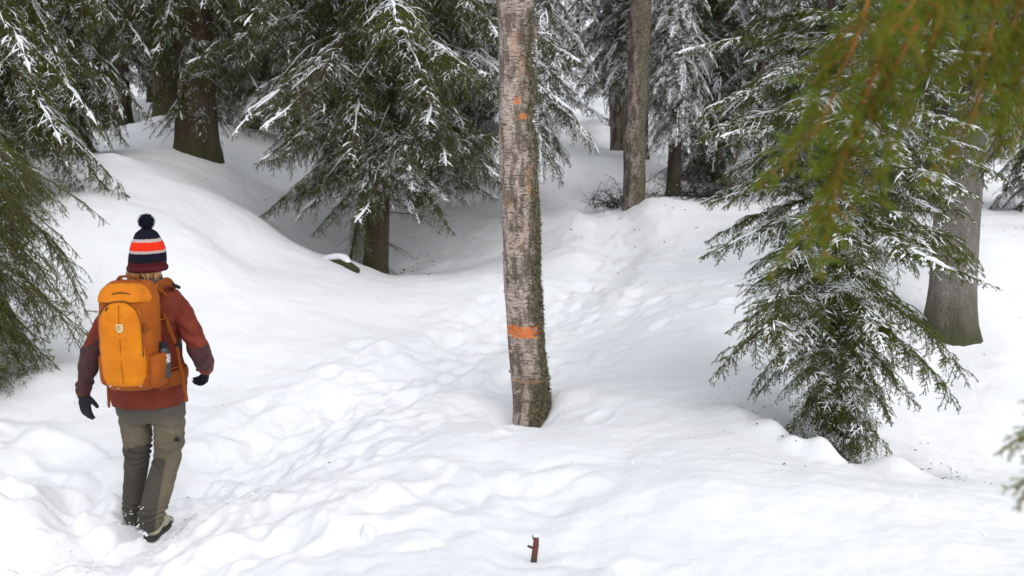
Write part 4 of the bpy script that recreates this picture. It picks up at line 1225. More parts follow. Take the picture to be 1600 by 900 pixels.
# ---- one continuous body under the clothes, hands with five fingers
def hand(mb, wrist, d, palm_n, thumb_side, curl, s=1.0, rscale=1.0):
    """wrist point, finger direction, palm normal (towards which the fingers curl), thumb direction"""
    d = norm(np.array(d, float)); pn = norm(np.array(palm_n, float) - d * np.dot(palm_n, d)); w = norm(np.cross(d, pn))
    if np.dot(w, thumb_side) < 0: w = -w
    A = wrist + d * .02
    for q in (-.022, -.007, .009, .024):
        cap_tube(mb, [A + w * q * .7, A + d * .045 + w * q, A + d * .075 + w * q], [.014 * rscale, .0145 * rscale, .0125 * rscale], 8)
    for q, L, c in ((.027, .068, curl), (.009, .076, curl * 1.05), (-.009, .070, curl * 1.15), (-.026, .055, curl * 1.25)):
        p = A + d * .078 + w * q; dirv = d.copy(); pts = [p - d * .012, p]; ang = 0
        for seg in (.44, .31, .25):
            ang += c
            dirv = d * math.cos(ang) + pn * math.sin(ang)
            p = p + dirv * L * seg * s; pts.append(p)
        cap_tube(mb, pts, np.array([.0105, .0105, .0100, .0090, .0078]) * rscale, 8)
    tb = A + d * .018 + w * .026
    td = norm(d * .75 + w * .75 + pn * .35)
    td2 = norm(d * 1.0 + w * .35 + pn * .45)
    cap_tube(mb, [tb - td * .015, tb + td * .022, tb + td * .03 + td2 * .022, tb + td * .03 + td2 * .045], np.array([.014, .0125, .0112, .0092]) * rscale, 8)

Lfd = norm(P(133, 668, .05) - P(127, 618, .06)); Rfd = norm(P(319, 602, .26) - P(322, 578, .17))
body = MB()
loft(body, [(*HIPS[:2], HIPS[2] - .06, .13, .09), (*HIPS[:2], HIPS[2] + .05, .15, .10), (*(HIPS * .5 + CHEST * .5)[:2], (HIPS[2] + CHEST[2]) / 2, .125, .09),
            (*CHEST[:2], CHEST[2], .15, .10), (*CHEST[:2], CHEST[2] + .07, .15, .085), (*NECK[:2], NECK[2] - .02, .07, .06)], 24, 16)
cap_tube(body, [NECK - (0, 0, .06), NECK + (0, 0, .03), HEAD - (0, 0, .05)], [.056, .05, .052], 14)
hz = HEAD
loft(body, [(hz[0], hz[1] + .03, hz[2] - .115, .035, .04), (hz[0], hz[1] + .02, hz[2] - .095, .055, .07), (hz[0], hz[1] + .008, hz[2] - .05, .068, .088), (hz[0], hz[1], hz[2], .074, .094),
            (hz[0], hz[1] - .004, hz[2] + .04, .066, .084), (hz[0], hz[1] - .004, hz[2] + .072, .046, .060), (hz[0], hz[1], hz[2] + .088, .018, .022)], 24, 20)
cap_tube(body, [hz + (0, .085, .02), hz + (0, .104, -.014), hz + (0, .112, -.024)], [.008, .011, .011], 8)         # nose
cap_tube(body, [hz + (-.022, .086, -.062), hz + (0, .094, -.062), hz + (.022, .086, -.062)], [.005, .008, .005], 8)   # lips
for s_ in (-1, 1):
    cap_tube(body, [hz + (s_ * .072, -.004, .018), hz + (s_ * .084, -.012, .0), hz + (s_ * .074, -.004, -.028)], [.008, .010, .007], 8)   # ears
    cap_tube(body, [hz + (s_ * .045, .068, .032), hz + (s_ * .014, .092, .03)], [.008, .007], 8)    # brows
for sh, el, wr in ((Lsh, Lel, Lwr), (Rsh, Rel, Rwr)):
    cap_tube(body, resample([sh + (0, 0, -.01), sh * .5 + el * .5, el, el * .4 + wr * .6, wr], 14), np.interp(np.linspace(0, 1, 14), [0, .3, .5, .7, 1], [.050, .045, .038, .038, .026]), 12)
hand(body, Lwr, Lfd, (.35, .9, 0), (.8, .4, 0), .22, rscale=.85)
hand(body, Rwr, Rfd, (-.8, -.3, -.2), (0, 1, .3), .55, rscale=.85)
for hp, kn, an in ((Lhip, Lkn, Lan), (Rhip, Rkn, Ran)):
    cap_tube(body, resample([hp + (0, 0, .02), hp * .5 + kn * .5, kn, kn * .6 + an * .4, an], 16), np.interp(np.linspace(0, 1, 16), [0, .3, .5, .7, 1], [.078, .068, .050, .052, .036]), 14)
link("body", remesh(body, "body", [M_SKIN], .0055), hiker)
# eyes
for s_ in (-1, 1):
    mb = MB(); cap_tube(mb, [hz + (s_ * .03, .080, .008), hz + (s_ * .03, .0835, .008)], [.009, .008], 10)
    link("eye", mb.mesh("eye", [mat("eye", (.25, .22, .2), .2)]), hiker)

# ---- jacket
def ring(px, py, hw, ry, dy=0.0):
    q = P(px, py, dy); return (q[0], q[1], q[2], RR(hw), ry)
jk = MB()
loft(jk, [ring(233, 628, 57, .150, .01), ring(232, 612, 61, .155, .01), ring(231, 580, 58, .150), ring(230, 545, 54, .140), ring(229, 510, 56, .138), ring(229, 485, 60, .130),
          ring(229, 468, 60, .115), ring(229, 456, 50, .100), ring(229, 447, 34, .085), ring(229, 438, 23, .068)], 40, 34, power=2.25)
rad = lambda v: np.interp(np.linspace(0, 1, 20), [0, .2, .5, .62, .85, 1], v)
cap_tube(jk, resample([Lsh + (.02, 0, .0), Lsh * .55 + Lel * .45, Lel, Lel * .45 + Lwr * .55, Lwr + (Lel - Lwr) * .04], 20), rad([.066, .064, .056, .054, .046, .042]), 18)
cap_tube(jk, resample([Rsh + (-.02, 0, .0), Rsh * .55 + Rel * .45, Rel, Rel * .45 + Rwr * .55, Rwr + (Rel - Rwr) * .04], 20), rad([.066, .064, .057, .055, .047, .042]), 18)
def jdisp(co, no):
    d = .009 * noise3(co * (7, 7, 11)) + .006 * noise3(co * (16, 16, 26) + 5)
    fold = np.abs(noise3(co * (5, 5, 16) + 11))
    d += .010 * (fold - .25) * sstep(.0, .25, fold)
    arm = (co[:, 0] < P(165, 500)[0]) | (co[:, 0] > P(290, 500)[0])
    d += np.where(arm, .007 * np.sin(co[:, 2] * 80 + co[:, 0] * 50 + 16 * noise3(co * 6)) * np.clip(.5 + 1.6 * noise3(co * 8 + 30), 0, 1), 0)
    hem = np.exp(-((co[:, 2] - P(233, 632)[2]) / .012)**2)
    return d + .004 * hem * (~arm)
def jmat(c):
    m = np.zeros(len(c), int)
    lz0, lz1 = P(140, 538)[2], P(130, 600)[2]
    left = c[:, 0] < P(166, 540)[0]
    right = c[:, 0] > P(287, 540)[0]
    nz = noise3(c * 14) * .02
    m[left & (c[:, 2] < lz0 + nz + (c[:, 0] - P(140, 540)[0]) * .6)] = 1
    m[right & (c[:, 2] < P(310, 536)[2] + nz) & (c[:, 1] < P(0, 0, .07)[1])] = 1
    return m
link("jacket", remesh(jk, "jacket", [M_JACKET, M_PATCH], .006, jdisp, jmat), hiker)
mb = MB(); cap_tube(mb, [Lwr + (Lel - Lwr) * .20, Lwr, Lwr + Lfd * .012], [.0415, .041, .039], 16); link("cuff", mb.mesh("cuff", [M_CUFF]), hiker)
mb = MB(); u_ = norm(Rel - Rwr); cap_tube(mb, [Rwr + u_ * .03, Rwr, Rwr - u_ * .015], [.043, .042, .040], 16); link("cuff", mb.mesh("cuff", [M_CUFF]), hiker)
# hood / collar in dark grey
mb = MB(); loft(mb, [ring(229, 444, 26, .078), ring(229, 436, 25, .076), ring(230, 428, 21, .066, .01), ring(230, 424, 17, .056, .01)], 28, 12, power=2.2)
link("collar", mb.mesh("collar", [M_DARKGREY]), hiker)

# ---- trousers
tr = MB()
loft(tr, [ring(236, 655, 42, .10, .01), ring(236, 640, 54, .128, .01), ring(234, 618, 54, .13, .01), ring(233, 598, 48, .115, .01)], 36, 14, power=2.3)
cap_tube(tr, resample([P(212, 640, .0), P(213, 672, .03), P(215, 706, .08), P(211, 745, .11), P(208, 778, .13), P(208, 806, .14)], 22), np.interp(np.linspace(0, 1, 22), [0, .25, .45, .7, 1], [.087, .080, .067, .060, .054]), 20)
cap_tube(tr, resample([P(263, 640, .0), P(264, 675, .01), P(262, 712, .04), P(249, 760, .03), P(238, 800, .02), P(235, 818, .02)], 24), np.interp(np.linspace(0, 1, 24), [0, .25, .45, .7, .9, 1], [.088, .082, .072, .076, .068, .064]), 20)
def tdisp(co, no):
    d = .006 * noise3(co * (8, 8, 9)) + .004 * noise3(co * (20, 20, 24) + 3)
    kz = P(0, 710)[2]
    near = np.exp(-((co[:, 2] - kz) / .09)**2)
    d += near * .012 * np.sin(co[:, 2] * 105 + 18 * noise3(co * 6) + co[:, 0] * 45) * np.clip(.5 + 1.4 * noise3(co * 9 + 20), 0, 1)
    bot = np.exp(-((co[:, 2] - P(0, 808)[2]) / .06)**2)
    d += bot * .007 * np.sin(co[:, 2] * 190 + 10 * noise3(co * 9))
    seat = np.exp(-((co[:, 2] - P(0, 655)[2]) / .05)**2)
    return d + seat * .006 * np.sin(co[:, 2] * 90 + co[:, 0] * 40 + 6 * noise3(co * 9))
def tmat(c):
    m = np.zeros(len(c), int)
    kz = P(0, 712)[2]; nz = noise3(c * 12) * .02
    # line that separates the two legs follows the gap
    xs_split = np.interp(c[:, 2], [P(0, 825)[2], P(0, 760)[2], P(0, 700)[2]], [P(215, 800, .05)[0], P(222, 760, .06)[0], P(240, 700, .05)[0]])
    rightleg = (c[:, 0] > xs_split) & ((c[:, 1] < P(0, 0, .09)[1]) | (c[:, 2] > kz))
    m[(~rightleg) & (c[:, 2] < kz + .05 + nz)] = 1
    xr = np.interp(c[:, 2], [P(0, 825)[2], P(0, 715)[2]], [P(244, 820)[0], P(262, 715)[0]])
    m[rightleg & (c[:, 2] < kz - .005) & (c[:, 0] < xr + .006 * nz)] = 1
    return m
link("trousers", remesh(tr, "trousers", [M_TROUSER, M_PANEL], .0058, tdisp, tmat), hiker)
# small dark embroidered mark on the thigh
mk = MB(); c = P(276, 687, -.055)
pts2 = [(-.022, -.004), (-.010, .004), (-.002, .012), (.004, .018), (.006, .006), (.020, .010), (.014, -.004), (.018, -.010), (.0, -.008)]
V_ = [c + np.array((x, -.004 + abs(x) * .2, z)) for x, z in pts2] + [c + np.array((x, .004, z)) for x, z in pts2]
k_ = len(pts2); mk.add(V_ + [c + np.array((0, -.006, 0))], [(i, (i + 1) % k_, 2 * k_) for i in range(k_)])
mk.add(V_, [(i, i + k_, (i + 1) % k_ + k_, (i + 1) % k_) for i in range(k_)])
link("thigh_emblem", mk.mesh("thigh_emblem", [M_BLACK], False), hiker)

# ---- boots, with studded chains and snow caked on
def boot(heel, dirv, sc=1.0, pitch=0.0):
    g = hiker
    d = norm(np.array((dirv[0], dirv[1], 0.0))); w = np.array((d[1], -d[0], 0)); up = np.array((0, 0, 1.0))
    d2 = d * math.cos(pitch) - up * math.sin(pitch); up2 = up * math.cos(pitch) + d * math.sin(pitch)
    def L(x, y, z): return heel + w * x * sc + d2 * y * sc + up2 * z * sc
    mb = MB()
    cap_tube(mb, [L(0, .04, .05), L(0, .10, .055), L(0, .16, .048), L(0, .225, .036)], [.043, .046, .045, .034], 18, ref=tuple(up2), squash=.9)
    cap_tube(mb, [L(0, .045, .05), L(0, .045, .10), L(0, .04, .16)], [.043, .046, .050], 18)
    me = remesh(mb, "boot", [M_BOOT], .005, lambda co, no: .0025 * noise3(co * 30))
    b = link("boot", me, g)
    mb = MB()
    outl = [(0, -.012), (.028, -.004), (.036, .03), (.034, .09), (.044, .15), (.042, .21), (.025, .255), (0, .268)]
    outl = outl + [(-x, y) for x, y in outl[-2:0:-1]]
    k = len(outl)
    V = [L(x, y, 0) for x, y in outl] + [L(x * 1.04, y, .020) for x, y in outl] + [L(x * .9, y, .026) for x, y in outl]
    F = [(i, (i + 1) % k, k + (i + 1) % k, k + i) for i in range(k)] + [(k + i, k + (i + 1) % k, 2 * k + (i + 1) % k, 2 * k + i) for i in range(k)]
    mb.add(V, F); mb.add([L(0, .13, 0)] + V[:k], [(0, (i + 1) % k + 1, i + 1) for i in range(k)]); mb.add([L(0, .13, .026)] + V[2 * k:], [(0, i + 1, (i + 1) % k + 1) for i in range(k)])
    link("sole", mb.mesh("sole", [M_SOLE], False), b)
    mb = MB()
    loop = resample([L(x * 1.14, y * 1.02, .03 + .006 * math.sin(i * 2.1)) for i, (x, y) in enumerate(outl + outl[:1])], 60)
    V, F = tubes(loop, np.full(60, .0035), 6); mb.add(V, F)
    for yy in (.04, .10, .16, .21):
        for xx in (-.02, .02):
            cap_tube(mb, [L(xx, yy, .002), L(xx, yy, -.010)], [.004, .0015], 6)
    for sgn in (-1, 1):
        V, F = tubes(resample([L(sgn * .04, .06, .03), L(sgn * .048, .09, .05), L(sgn * .044, .12, .03)], 8), np.full(8, .003), 5); mb.add(V, F)
    link("ice_cleat", mb.mesh("ice_cleat", [M_SOLE]), b)
    return b
Rheel = P(234, 846, -.02); Lheel = P(209, 828, .12)
boot(Rheel, (.05, 1), 1.0); boot(Lheel + np.array((0, 0, .0)), (-.1, 1), 1.0, .12)
mb = MB(); rq = np.random.RandomState(2)
for c0, n, s0 in ((Rheel + (-.03, -.0, .055), 16, .014), (P(206, 802, .08), 14, .006), (P(222, 795, -.045), 10, .005), (P(218, 812, -.045), 8, .005), (Lheel + (0, -.0, .03), 26, .016)):
    for i in range(n):
        mb.add(c0 + rq.normal(0, .016, 3) + ico * rq.uniform(.4, 1) * s0 + rq.normal(0, .0015, (7, 3)), icf)
tag(link("caked_snow", mb.mesh("caked_snow", [M_TSNOW]), hiker), kind="stuff")

# ---- gloves
gl = MB(); hand(gl, Lwr - Lfd * .0, Lfd, (.35, .9, 0), (.8, .4, 0), .22, rscale=1.16)
cap_tube(gl, [Lwr - Lfd * .004, Lwr + Lfd * .03], [.034, .034], 14)
g1 = link("glove", remesh(gl, "glove", [M_BLACK], .0042, lambda c, n: .0012 * noise3(c * 60), None, 1), hiker)
gl = MB(); hand(gl, Rwr, Rfd, (-.8, -.3, -.2), (0, 1, .3), .55, rscale=1.16)
cap_tube(gl, [Rwr, Rwr + Rfd * .03], [.034, .034], 14)
g2 = link("glove", remesh(gl, "glove", [M_BLACK], .0042, lambda c, n: .0012 * noise3(c * 60), None, 1), hiker)
mb = MB(); cc = P(119, 627, .0); lp = [cc + np.array((x, 0, z)) for x, z in ((.008, .022), (.013, .008), (.004, -.018), (-.010, -.020), (-.006, .0), (.004, .02), (.008, .022))]
V, F = tubes(resample(lp, 30), np.full(30, .0024), 6); mb.add(V, F); link("glove_loop", mb.mesh("glove_loop", [mat("pale_cord", (.7, .7, .72), .4)]), hiker)

# ---- hair falling out under the hat
mb = MB()
hc = P(230, 420, .02)
for i in range(120):
    a = math.pi * (1.0 + i / 119.0) if i < 100 else math.pi * rq.uniform(.9, 2.1)
    r = .078 + rq.uniform(-.004, .008)
    p0_ = hc + np.array((math.cos(a) * r, math.sin(a) * r * 1.05, .02))
    e = .5 + .5 * abs(math.cos(a))
    dn = rq.uniform(.05, .095) * e
    out_ = np.array((math.cos(a), math.sin(a), 0)) * rq.uniform(.0, .016)
    mid = p0_ + out_ * .8 - (0, 0, dn * .5); end = p0_ + out_ * rq.uniform(.1, 1.3) - (0, 0, dn) + rq.normal(0, .004, 3)
    cap_tube(mb, resample([p0_, mid, end], 6), [.008, .009, .009, .008, .006, .003], 6)
link("hair", mb.mesh("hair", [M_HAIR]), hiker)

# ---- bobble hat: ribbed knit with colour bands
n = N(M_HAT); xz = n.sep(n.mapping())
zz_ = [P(230, y, .02)[2] for y in (419, 407.5, 393.5, 389.5, 376.5, 372)]
ztop = P(230, 350, .02)[2]; z00 = zz_[0] - .02
cr = n.t.nodes.new("ShaderNodeValToRGB"); cr.color_ramp.interpolation = 'CONSTANT'
cols = [(.07, .006, .009), (.005, .006, .016), (.46, .38, .35), (.72, .028, .006), (.46, .38, .35), (.005, .006, .016)]
stops = [0.0] + [(z - z00) / (ztop - z00) for z in zz_[1:]]
e = cr.color_ramp.elements
while len(e) < 6: e.new(.9)
for i in range(6):
    e[i].position = stops[i]; e[i].color = (*cols[i], 1)
jit = n.math('MULTIPLY', n.math('SUBTRACT', n.noise(n.mapping((1, 1, .6)), 150, 1), .5), .006)
n.lk(n.math('DIVIDE', n.math('SUBTRACT', n.math('ADD', xz[2], jit), z00), ztop - z00), cr.inputs[0])
n.color(cr.outputs[0])
n.bump(n.noise(n.mapping((1, 1, .5)), 190, 3), .9, .004)
k = 132; hr = []
for (px, py, hw) in ((230.5, 421, 26.0), (230.5, 416, 28.6), (230.5, 408, 28.0), (230.5, 404, 28.3), (230.5, 395, 28.0), (230.5, 385, 26.4), (230.0, 377, 23.6), (229.5, 369, 19.5), (229, 362, 15.5), (228.5, 356, 8), (228.5, 353, 2)):
    q = P(px, py + 2, .02); hr.append((q[0], q[1], q[2], RR(hw), RR(hw) * 1.12))
hr = resample(np.array(hr), 64)
a = np.arange(k) * 2 * np.pi / k
ribs = .0016 * np.cos(a * 33)
Vh = []
for r in hr:
    loose = .002 * np.cos(a * 4 + r[2] * 20) + .0012 * np.cos(a * 7 - r[2] * 40)
    m_ = min(1, r[3] / .05)
    Vh.append(np.c_[r[0] + (r[3] + (ribs + loose) * m_) * np.cos(a), r[1] + (r[4] + (ribs + loose) * m_) * np.sin(a), np.full(k, r[2]) + .0012 * np.cos(a * 33)])
Vh = np.array(Vh).reshape(-1, 3)
i = np.arange(63)[:, None] * k; j = np.arange(k)[None]; jn = (j + 1) % k
mb = MB(); mb.add(Vh, np.stack([i + j, i + jn, i + k + jn, i + k + j], -1).reshape(-1, 4))
hat = link("hat", mb.mesh("hat", [M_HAT]), hiker)
# turned-up burgundy rim
mb = MB(); q = P(230.5, 418, .02); tor = []
for t in np.linspace(0, 2 * np.pi, 90):
    tor.append(q + np.array((math.cos(t) * RR(28.2), math.sin(t) * RR(28.2) * 1.12, 0)))
V, F = tubes(np.array(tor), .010 + .0011 * np.cos(np.arange(90) * 2.1), 12, 1.5); mb.add(V, F)
link("rim", mb.mesh("rim", [mat("burgundy_knit", (.085, .008, .012), .95)]), hat)
# pompom of yarn ends
mb = MB(); q = P(228.5, 346.5, .02); rr = RR(13.5)
loft(mb, [(q[0], q[1], q[2] + rr * .75 * math.cos(t), max(.001, rr * .75 * math.sin(t)), max(.001, rr * .75 * math.sin(t))) for t in np.linspace(3.1, .04, 14)], 20)
dd = norm(rq.normal(size=(2600, 3))); ll_ = rr * rq.uniform(.86, 1.06, (2600, 1))
sl = norm(np.cross(dd, rq.normal(size=(2600, 3)))) * .0024
V_ = np.stack([q + dd * rr * .55 - sl, q + dd * rr * .55 + sl, q + dd * ll_ + rq.normal(0, .003, dd.shape)], 1).reshape(-1, 3)
mb.add(V_, np.arange(len(V_)).reshape(-1, 3))
link("pompom", mb.mesh("pompom", [mat("navy_yarn", (.012, .014, .03), .95)], False), hat)

# ------------------------------------------------------------------ backpack
BP = P(204, 530, -.25)
Zt, Zb = P(0, 440, -.25)[2], P(0, 612, -.30)[2]
bag = thing("backpack", "orange canvas backpack with leather badge on the hiker's back", "backpack", tuple(ORG + np.array((BP[0], BP[1], 0))))
def bz(py, dy=-.35): return P(0, py, dy)[2]
bagm = MB()
loft(bagm, [(0, .02, Zb, .085, .06), (0, .01, Zb + .012, .118, .085), (0, 0, Zb + .05, .142, .105), (.0, 0, Zb + .16, .152, .112), (.002, 0, Zb + .30, .158, .112), (.004, .0, Zb + .42, .155, .106),
            (.006, .005, Zt - .07, .148, .094), (.008, .01, Zt - .03, .132, .075), (.010, .02, Zt - .008, .112, .055), (.010, .02, Zt, .085, .04)], 48, 44, power=3.0)
def bdisp(co, no):
    return .010 * noise3(co * (8, 8, 6) + 3) + .007 * np.abs(noise3(co * (10, 10, 22) + 9)) + .002 * noise3(co * 30)
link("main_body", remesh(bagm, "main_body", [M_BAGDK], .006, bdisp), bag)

def pillow(name, fn_out, z0, z1, y_face, thick, mtl, rows=34, cols=30, disp=.004, seed=0):
    """padded panel on the outer face: fn_out(z) gives (left, right) edges"""
    V = []; Fq = []
    for r in range(rows + 1):
        v = r / rows; z = z0 + (z1 - z0) * v
        l_, r_ = fn_out(z)
        for c in range(cols + 1):
            u = c / cols; x = l_ + (r_ - l_) * u
            eu = 1 - abs(2 * u - 1)**6; ev = 1 - abs(2 * v - 1)**10
            xx = (x / .158)
            yb = -y_face(z) * (1 - min(1, abs(xx))**3.2)**(1 / 3.2) if abs(xx) < 1 else 0
            y = yb + .010 - (thick + .010) * max(0, eu * ev)**.5
            V.append((x, y, z))
    V = np.array(V)
    V[:, 1] -= disp * 2.6 * (noise3(V * (9, 9, 11) + seed) + .7 * np.abs(noise3(V * (14, 14, 26) + seed))) 
    k = cols + 1
    for r in range(rows):
        for c in range(cols):
            i = r * k + c; Fq.append((i, i + 1, i + k + 1, i + k))
    mb = MB(); mb.add(V, Fq)
    # back side
    Vb = V.copy(); Vb[:, 1] += .02
    mb.add(Vb, np.array(Fq)[:, ::-1])
    return link(name, mb.mesh(name, [mtl]), bag)
def yface(z):
    return float(np.interp(z, [Zb, Zb + .05, Zb + .16, Zb + .30, Zb + .42, Zt - .07, Zt - .03, Zt], [.06, .10, .112, .112, .106, .092, .066, .03]))
zA, zB = bz(606), bz(470)       # big front panel
def front_edges(z):
    t = (z - zA) / (zB - zA)
    top = max(0, (t - .66) / .34); w = .133 * math.sqrt(max(0, 1 - top**2.6 * .97)); w2 = .118 * math.sqrt(max(0, 1 - top**2.6 * .97))
    bt = max(0, (.16 - t) / .16); w -= .028 * bt**1.5; w2 -= .034 * bt**1.5
    return (-w - .006 + .010, w2 - .012 + .010)
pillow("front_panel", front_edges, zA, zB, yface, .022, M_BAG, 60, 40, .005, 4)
zC, zD = bz(474), Zt - .004
def lid_edges(z):
    t = (z - zC) / (zD - zC)
    w = float(np.interp(t, [0, .3, .6, .85, 1], [.146, .143, .132, .112, .08]))
    return (-w + .004, w + .004)
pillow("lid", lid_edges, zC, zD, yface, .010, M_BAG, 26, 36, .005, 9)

def face_pt(x, z, o=.0):
    xx = min(.97, abs(x / .158)); y = -yface(z) * (1 - xx**3.2)**(1 / 3.2)
    return np.array((x, y - o, z))
def strip(name, pts, r, mtl, sq=1.0, k=6, ref=(0, 1, 0), parent=None):
    pts = np.array(pts, float); n = max(12, len(pts) * 5)
    mb = MB(); cap_tube(mb, resample(pts, n), np.full(n, r), k, sq, ref=ref)
    return link(name, mb.mesh(name, [mtl]), parent or bag)
# zip arcs and seams
arc = [face_pt(front_edges(z)[0] * .96, z, .016) for z in np.linspace(bz(490), zB - .006, 8)]
arc += [face_pt(x, zB - .003, .014) for x in np.linspace(front_edges(zB - .004)[0] * .6, front_edges(zB - .004)[1] * .6, 3)]
arc += [face_pt(front_edges(z)[1] * .97, z, .016) for z in np.linspace(zB - .006, bz(556), 10)]
strip("zip", arc, .0028, M_ZIP)
strip("zip", [face_pt(x, bz(461) + .016 * (1 - (x / .07)**2) - .006, .014) for x in np.linspace(-.045, .05, 6)], .0028, M_ZIP)
strip("zip_puller", [face_pt(-.075, bz(484), .020), face_pt(-.062, bz(480), .023)], .004, M_ZIP)
strip("seam", [face_pt(.0, z, .0255) for z in np.linspace(zA + .03, zB - .02, 14)], .0016, M_SEAM)
strip("seam", [face_pt(x, bz(553) + .01 * x, .0215) for x in np.linspace(-.105, .10, 9)], .0015, M_SEAM)
# badge with a small curled emblem
cz = bz(511); cb_ = face_pt(.002, cz, .026)
mb = MB(); sh = [(-.020, .022), (.020, .022), (.020, -.008), (.012, -.021), (0, -.026), (-.012, -.021), (-.020, -.008)]
V_ = [cb_ + np.array((x, 0, z)) for x, z in sh] + [cb_ + np.array((x * .9, -.004, z * .9)) for x, z in sh]; k_ = len(sh)
mb.add(V_ + [cb_ + np.array((0, -.0045, 0))], [(k_ + i, k_ + (i + 1) % k_, 2 * k_) for i in range(k_)]); mb.add(V_, [(i, (i + 1) % k_, k_ + (i + 1) % k_, k_ + i) for i in range(k_)])
badge = link("badge", mb.mesh("badge", [mat("pale_leather", (.62, .46, .24), .6)], False), bag)
mb = MB(); cu = []
for t in np.linspace(0, 5.2, 26):
    r = .011 - .0011 * t; cu.append(cb_ + np.array((math.cos(t + 1.2) * r, -.0055, math.sin(t + 1.2) * r + .001)))
V, F = tubes(np.array(cu), np.linspace(.0028, .0008, 26), 5, ref=(0, 1, 0)); mb.add(V, F)
cap_tube(mb, [cb_ + np.array((-.002, -.0055, .012)), cb_ + np.array((.005, -.0055, .010))], [.0025, .0012], 5)
link("emblem", mb.mesh("emblem", [mat("pressed_leather", (.30, .19, .08), .7)]), badge)
# grab loop, load lifters and shoulder straps
strip("grab_loop", [(-.055, .02, Zt - .008), (-.045, .012, Zt + .020), (.0, .004, Zt + .026), (.055, .012, Zt + .018), (.066, .02, Zt - .008)], .007, M_STRAP, .55, 8)
shl = np.array((BP[0], BP[1], 0.0))
def rel(px, py, dy): return P(px, py, dy) - shl
strip("shoulder_strap", [rel(252, 452, -.13), rel(262, 441, -.09), rel(273, 444, -.02), rel(277, 462, .09), rel(274, 500, .15), rel(270, 540, .12), rel(272, 565, .02)], .026, M_STRAP, .28, 8, ref=(0, 0, 1))
strip("shoulder_strap", [rel(190, 450, -.13), rel(186, 441, -.09), rel(183, 445, -.02), rel(184, 462, .09), rel(186, 500, .15), rel(190, 560, .14)], .026, M_STRAP, .28, 8, ref=(0, 0, 1))
strip("load_lifter", [rel(243, 450, -.17), rel(256, 440, -.10), rel(281, 447, -.02)], .009, M_BAGDK, .35, 6)
strip("load_lifter", [rel(184, 449, -.17), rel(178, 443, -.10), rel(172, 448, -.03)], .009, M_BAGDK, .35, 6)
strip("strap_buckle", [rel(272, 444, -.05), rel(284, 449, -.04)], .010, M_BLACK, .5, 8)
strip("webbing", [rel(247, 449, -.20), rel(256, 455, -.16), rel(264, 463, -.13)], .010, M_BAGDK, .35, 6)
strip("compression_strap", [face_pt(.118, bz(512), .012), face_pt(.145, bz(511), .012), np.array((.162, .02, bz(507))), rel(266, 498, -.10)], .0075, M_BAGDK, .4, 6, ref=(0, 0, 1))
strip("strap_buckle", [face_pt(.124, bz(517), .014), face_pt(.126, bz(506), .014)], .009, M_STRAP, .6, 8)
# side strap running down to the hip and its loose tail
strip("side_webbing", [rel(258, 492, -.13), rel(267, 512, -.16), rel(276, 534, -.15)], .016, M_STRAP, .25, 6)
strip("strap_buckle", [rel(278, 534, -.14), rel(287, 543, -.12)], .011, M_BLACK, .5, 8)
strip("loose_strap", [rel(280, 541, -.13), rel(285, 566, -.15), rel(291, 594, -.17), rel(297, 625, -.19)], .012, M_STRAP, .25, 6)
strip("loose_strap", [rel(163, 566, -.16), rel(165, 598, -.20), rel(167, 635, -.22)], .009, M_STRAP, .3, 6)
# hip belt
mb = MB(); hb = resample([rel(250, 598, -.14), rel(272, 592, -.13), rel(288, 586, -.06), rel(294, 580, .04), rel(285, 578, .13)], 20)
cap_tube(mb, hb, np.full(20, .042), 12, .5, ref=(0, 0, 1)); mb.v = [v for v in mb.v]
def flat(mbx, sx):
    pass
m_h = MB(); V, F = tubes(hb, np.full(20, .044), 12, 1.0, ref=(0, 0, 1))
cent = hb.repeat(12, 0); off = V - cent; off[:, :2] *= .38; m_h.add(cent + off, F); link("hip_belt", m_h.mesh("hip_belt", [M_STRAP]), bag)
hb2 = resample([rel(176, 598, -.14), rel(166, 590, -.06), rel(164, 584, .04), rel(178, 580, .13)], 16)
m_h = MB(); V, F = tubes(hb2, np.full(16, .040), 12); cent = hb2.repeat(12, 0); off = V - cent; off[:, :2] *= .38; m_h.add(cent + off, F); link("hip_belt", m_h.mesh("hip_belt", [M_STRAP]), bag)
strip("webbing", [rel(262, 580, -.155), rel(276, 575, -.13), rel(290, 570, -.07)], .008, M_BAGDK, .35, 6, ref=(0, 0, 1))
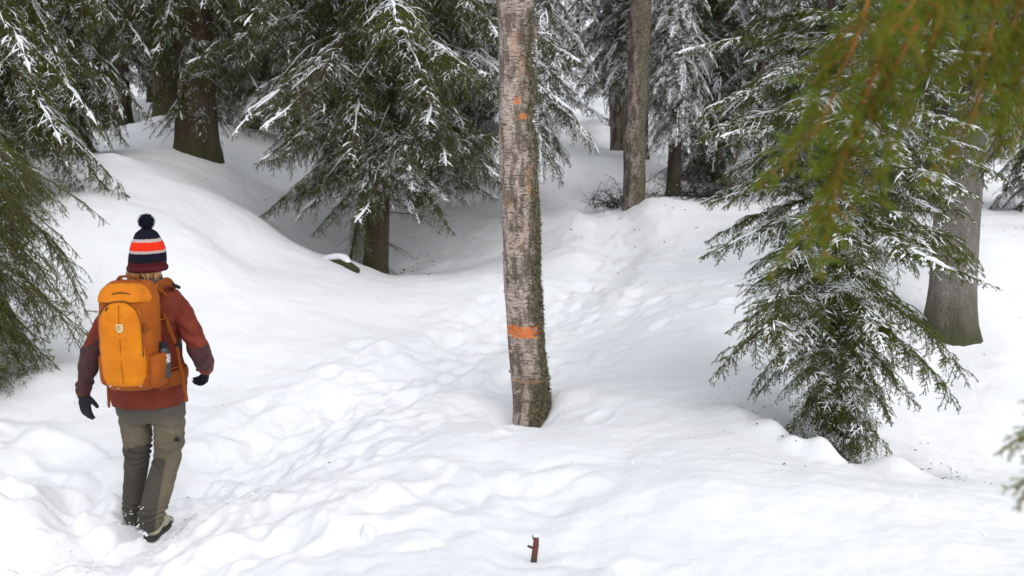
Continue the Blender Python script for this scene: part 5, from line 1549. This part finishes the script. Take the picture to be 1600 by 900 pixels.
# stretch side pocket
mb = MB()
loft(mb, [(.135, .01, bz(603, -.25), .030, .06), (.142, .0, bz(596, -.25), .040, .085), (.150, .0, bz(575, -.25), .042, .09), (.152, .0, bz(556, -.25), .045, .09), (.152, .0, bz(550, -.25), .040, .085)], 30, 22, power=2.6)
link("side_pocket", remesh(mb, "side_pocket", [M_BAGDK], .006, lambda c, n: .004 * noise3(c * 16)), bag)
mb = MB()
loft(mb, [(-.120, .01, bz(600, -.25), .028, .06), (-.126, .0, bz(590, -.25), .032, .085), (-.130, .0, bz(556, -.25), .032, .085), (-.130, .0, bz(551, -.25), .028, .08)], 30, 18, power=2.6)
link("side_pocket", remesh(mb, "side_pocket", [M_BAGDK], .006, lambda c, n: .004 * noise3(c * 16)), bag)
# snow stuck to the bottom seam
mb = MB()
for i in range(70):
    x = rq.uniform(-.09, .08); z = Zb + .018 + .35 * abs(x)**1.3 + rq.normal(0, .005)
    mb.add(face_pt(x, z + .012, .004) + ico * rq.uniform(.002, .006) + rq.normal(0, .001, (7, 3)), icf)
tag(link("stuck_snow", mb.mesh("stuck_snow", [M_TSNOW]), bag), kind="stuff")

# flask in the side pocket
bo = P(256, 560, -.235)
bt = thing("water_bottle", "black-topped bottle with a silver label in the backpack's right side pocket", "bottle", tuple(ORG + bo))
mb = MB(); loft(mb, [(0, 0, -.09, .028, .028), (0, 0, -.085, .031, .031), (0, 0, .03, .031, .031), (0, 0, .05, .026, .026), (0, 0, .06, .018, .018)], 24, 16); link("flask", mb.mesh("flask", [mat("dark_bottle", (.03, .03, .035), .35)]), bt)
mb = MB(); loft(mb, [(0, 0, .058, .020, .020), (0, 0, .062, .021, .021), (0, 0, .082, .021, .021), (0, 0, .086, .017, .017)], 24, 10); link("cap", mb.mesh("cap", [M_BLACK]), bt)
mb = MB(); loft(mb, [(0, 0, -.02, .0322, .0322), (0, 0, .028, .0322, .0322)], 32, 4, cap=False)
M_LAB = mat("silver_label", (.55, .55, .56), .35); nl2 = N(M_LAB)
wv = nl2.noise(nl2.mapping((1, 1, 6)), 60, 2); nl2.color(nl2.ramp(wv, [(.42, (.06, .06, .07)), (.5, (.62, .62, .63))]))
link("label", mb.mesh("label", [M_LAB]), bt)
bag.scale = (.93, 1, 1)
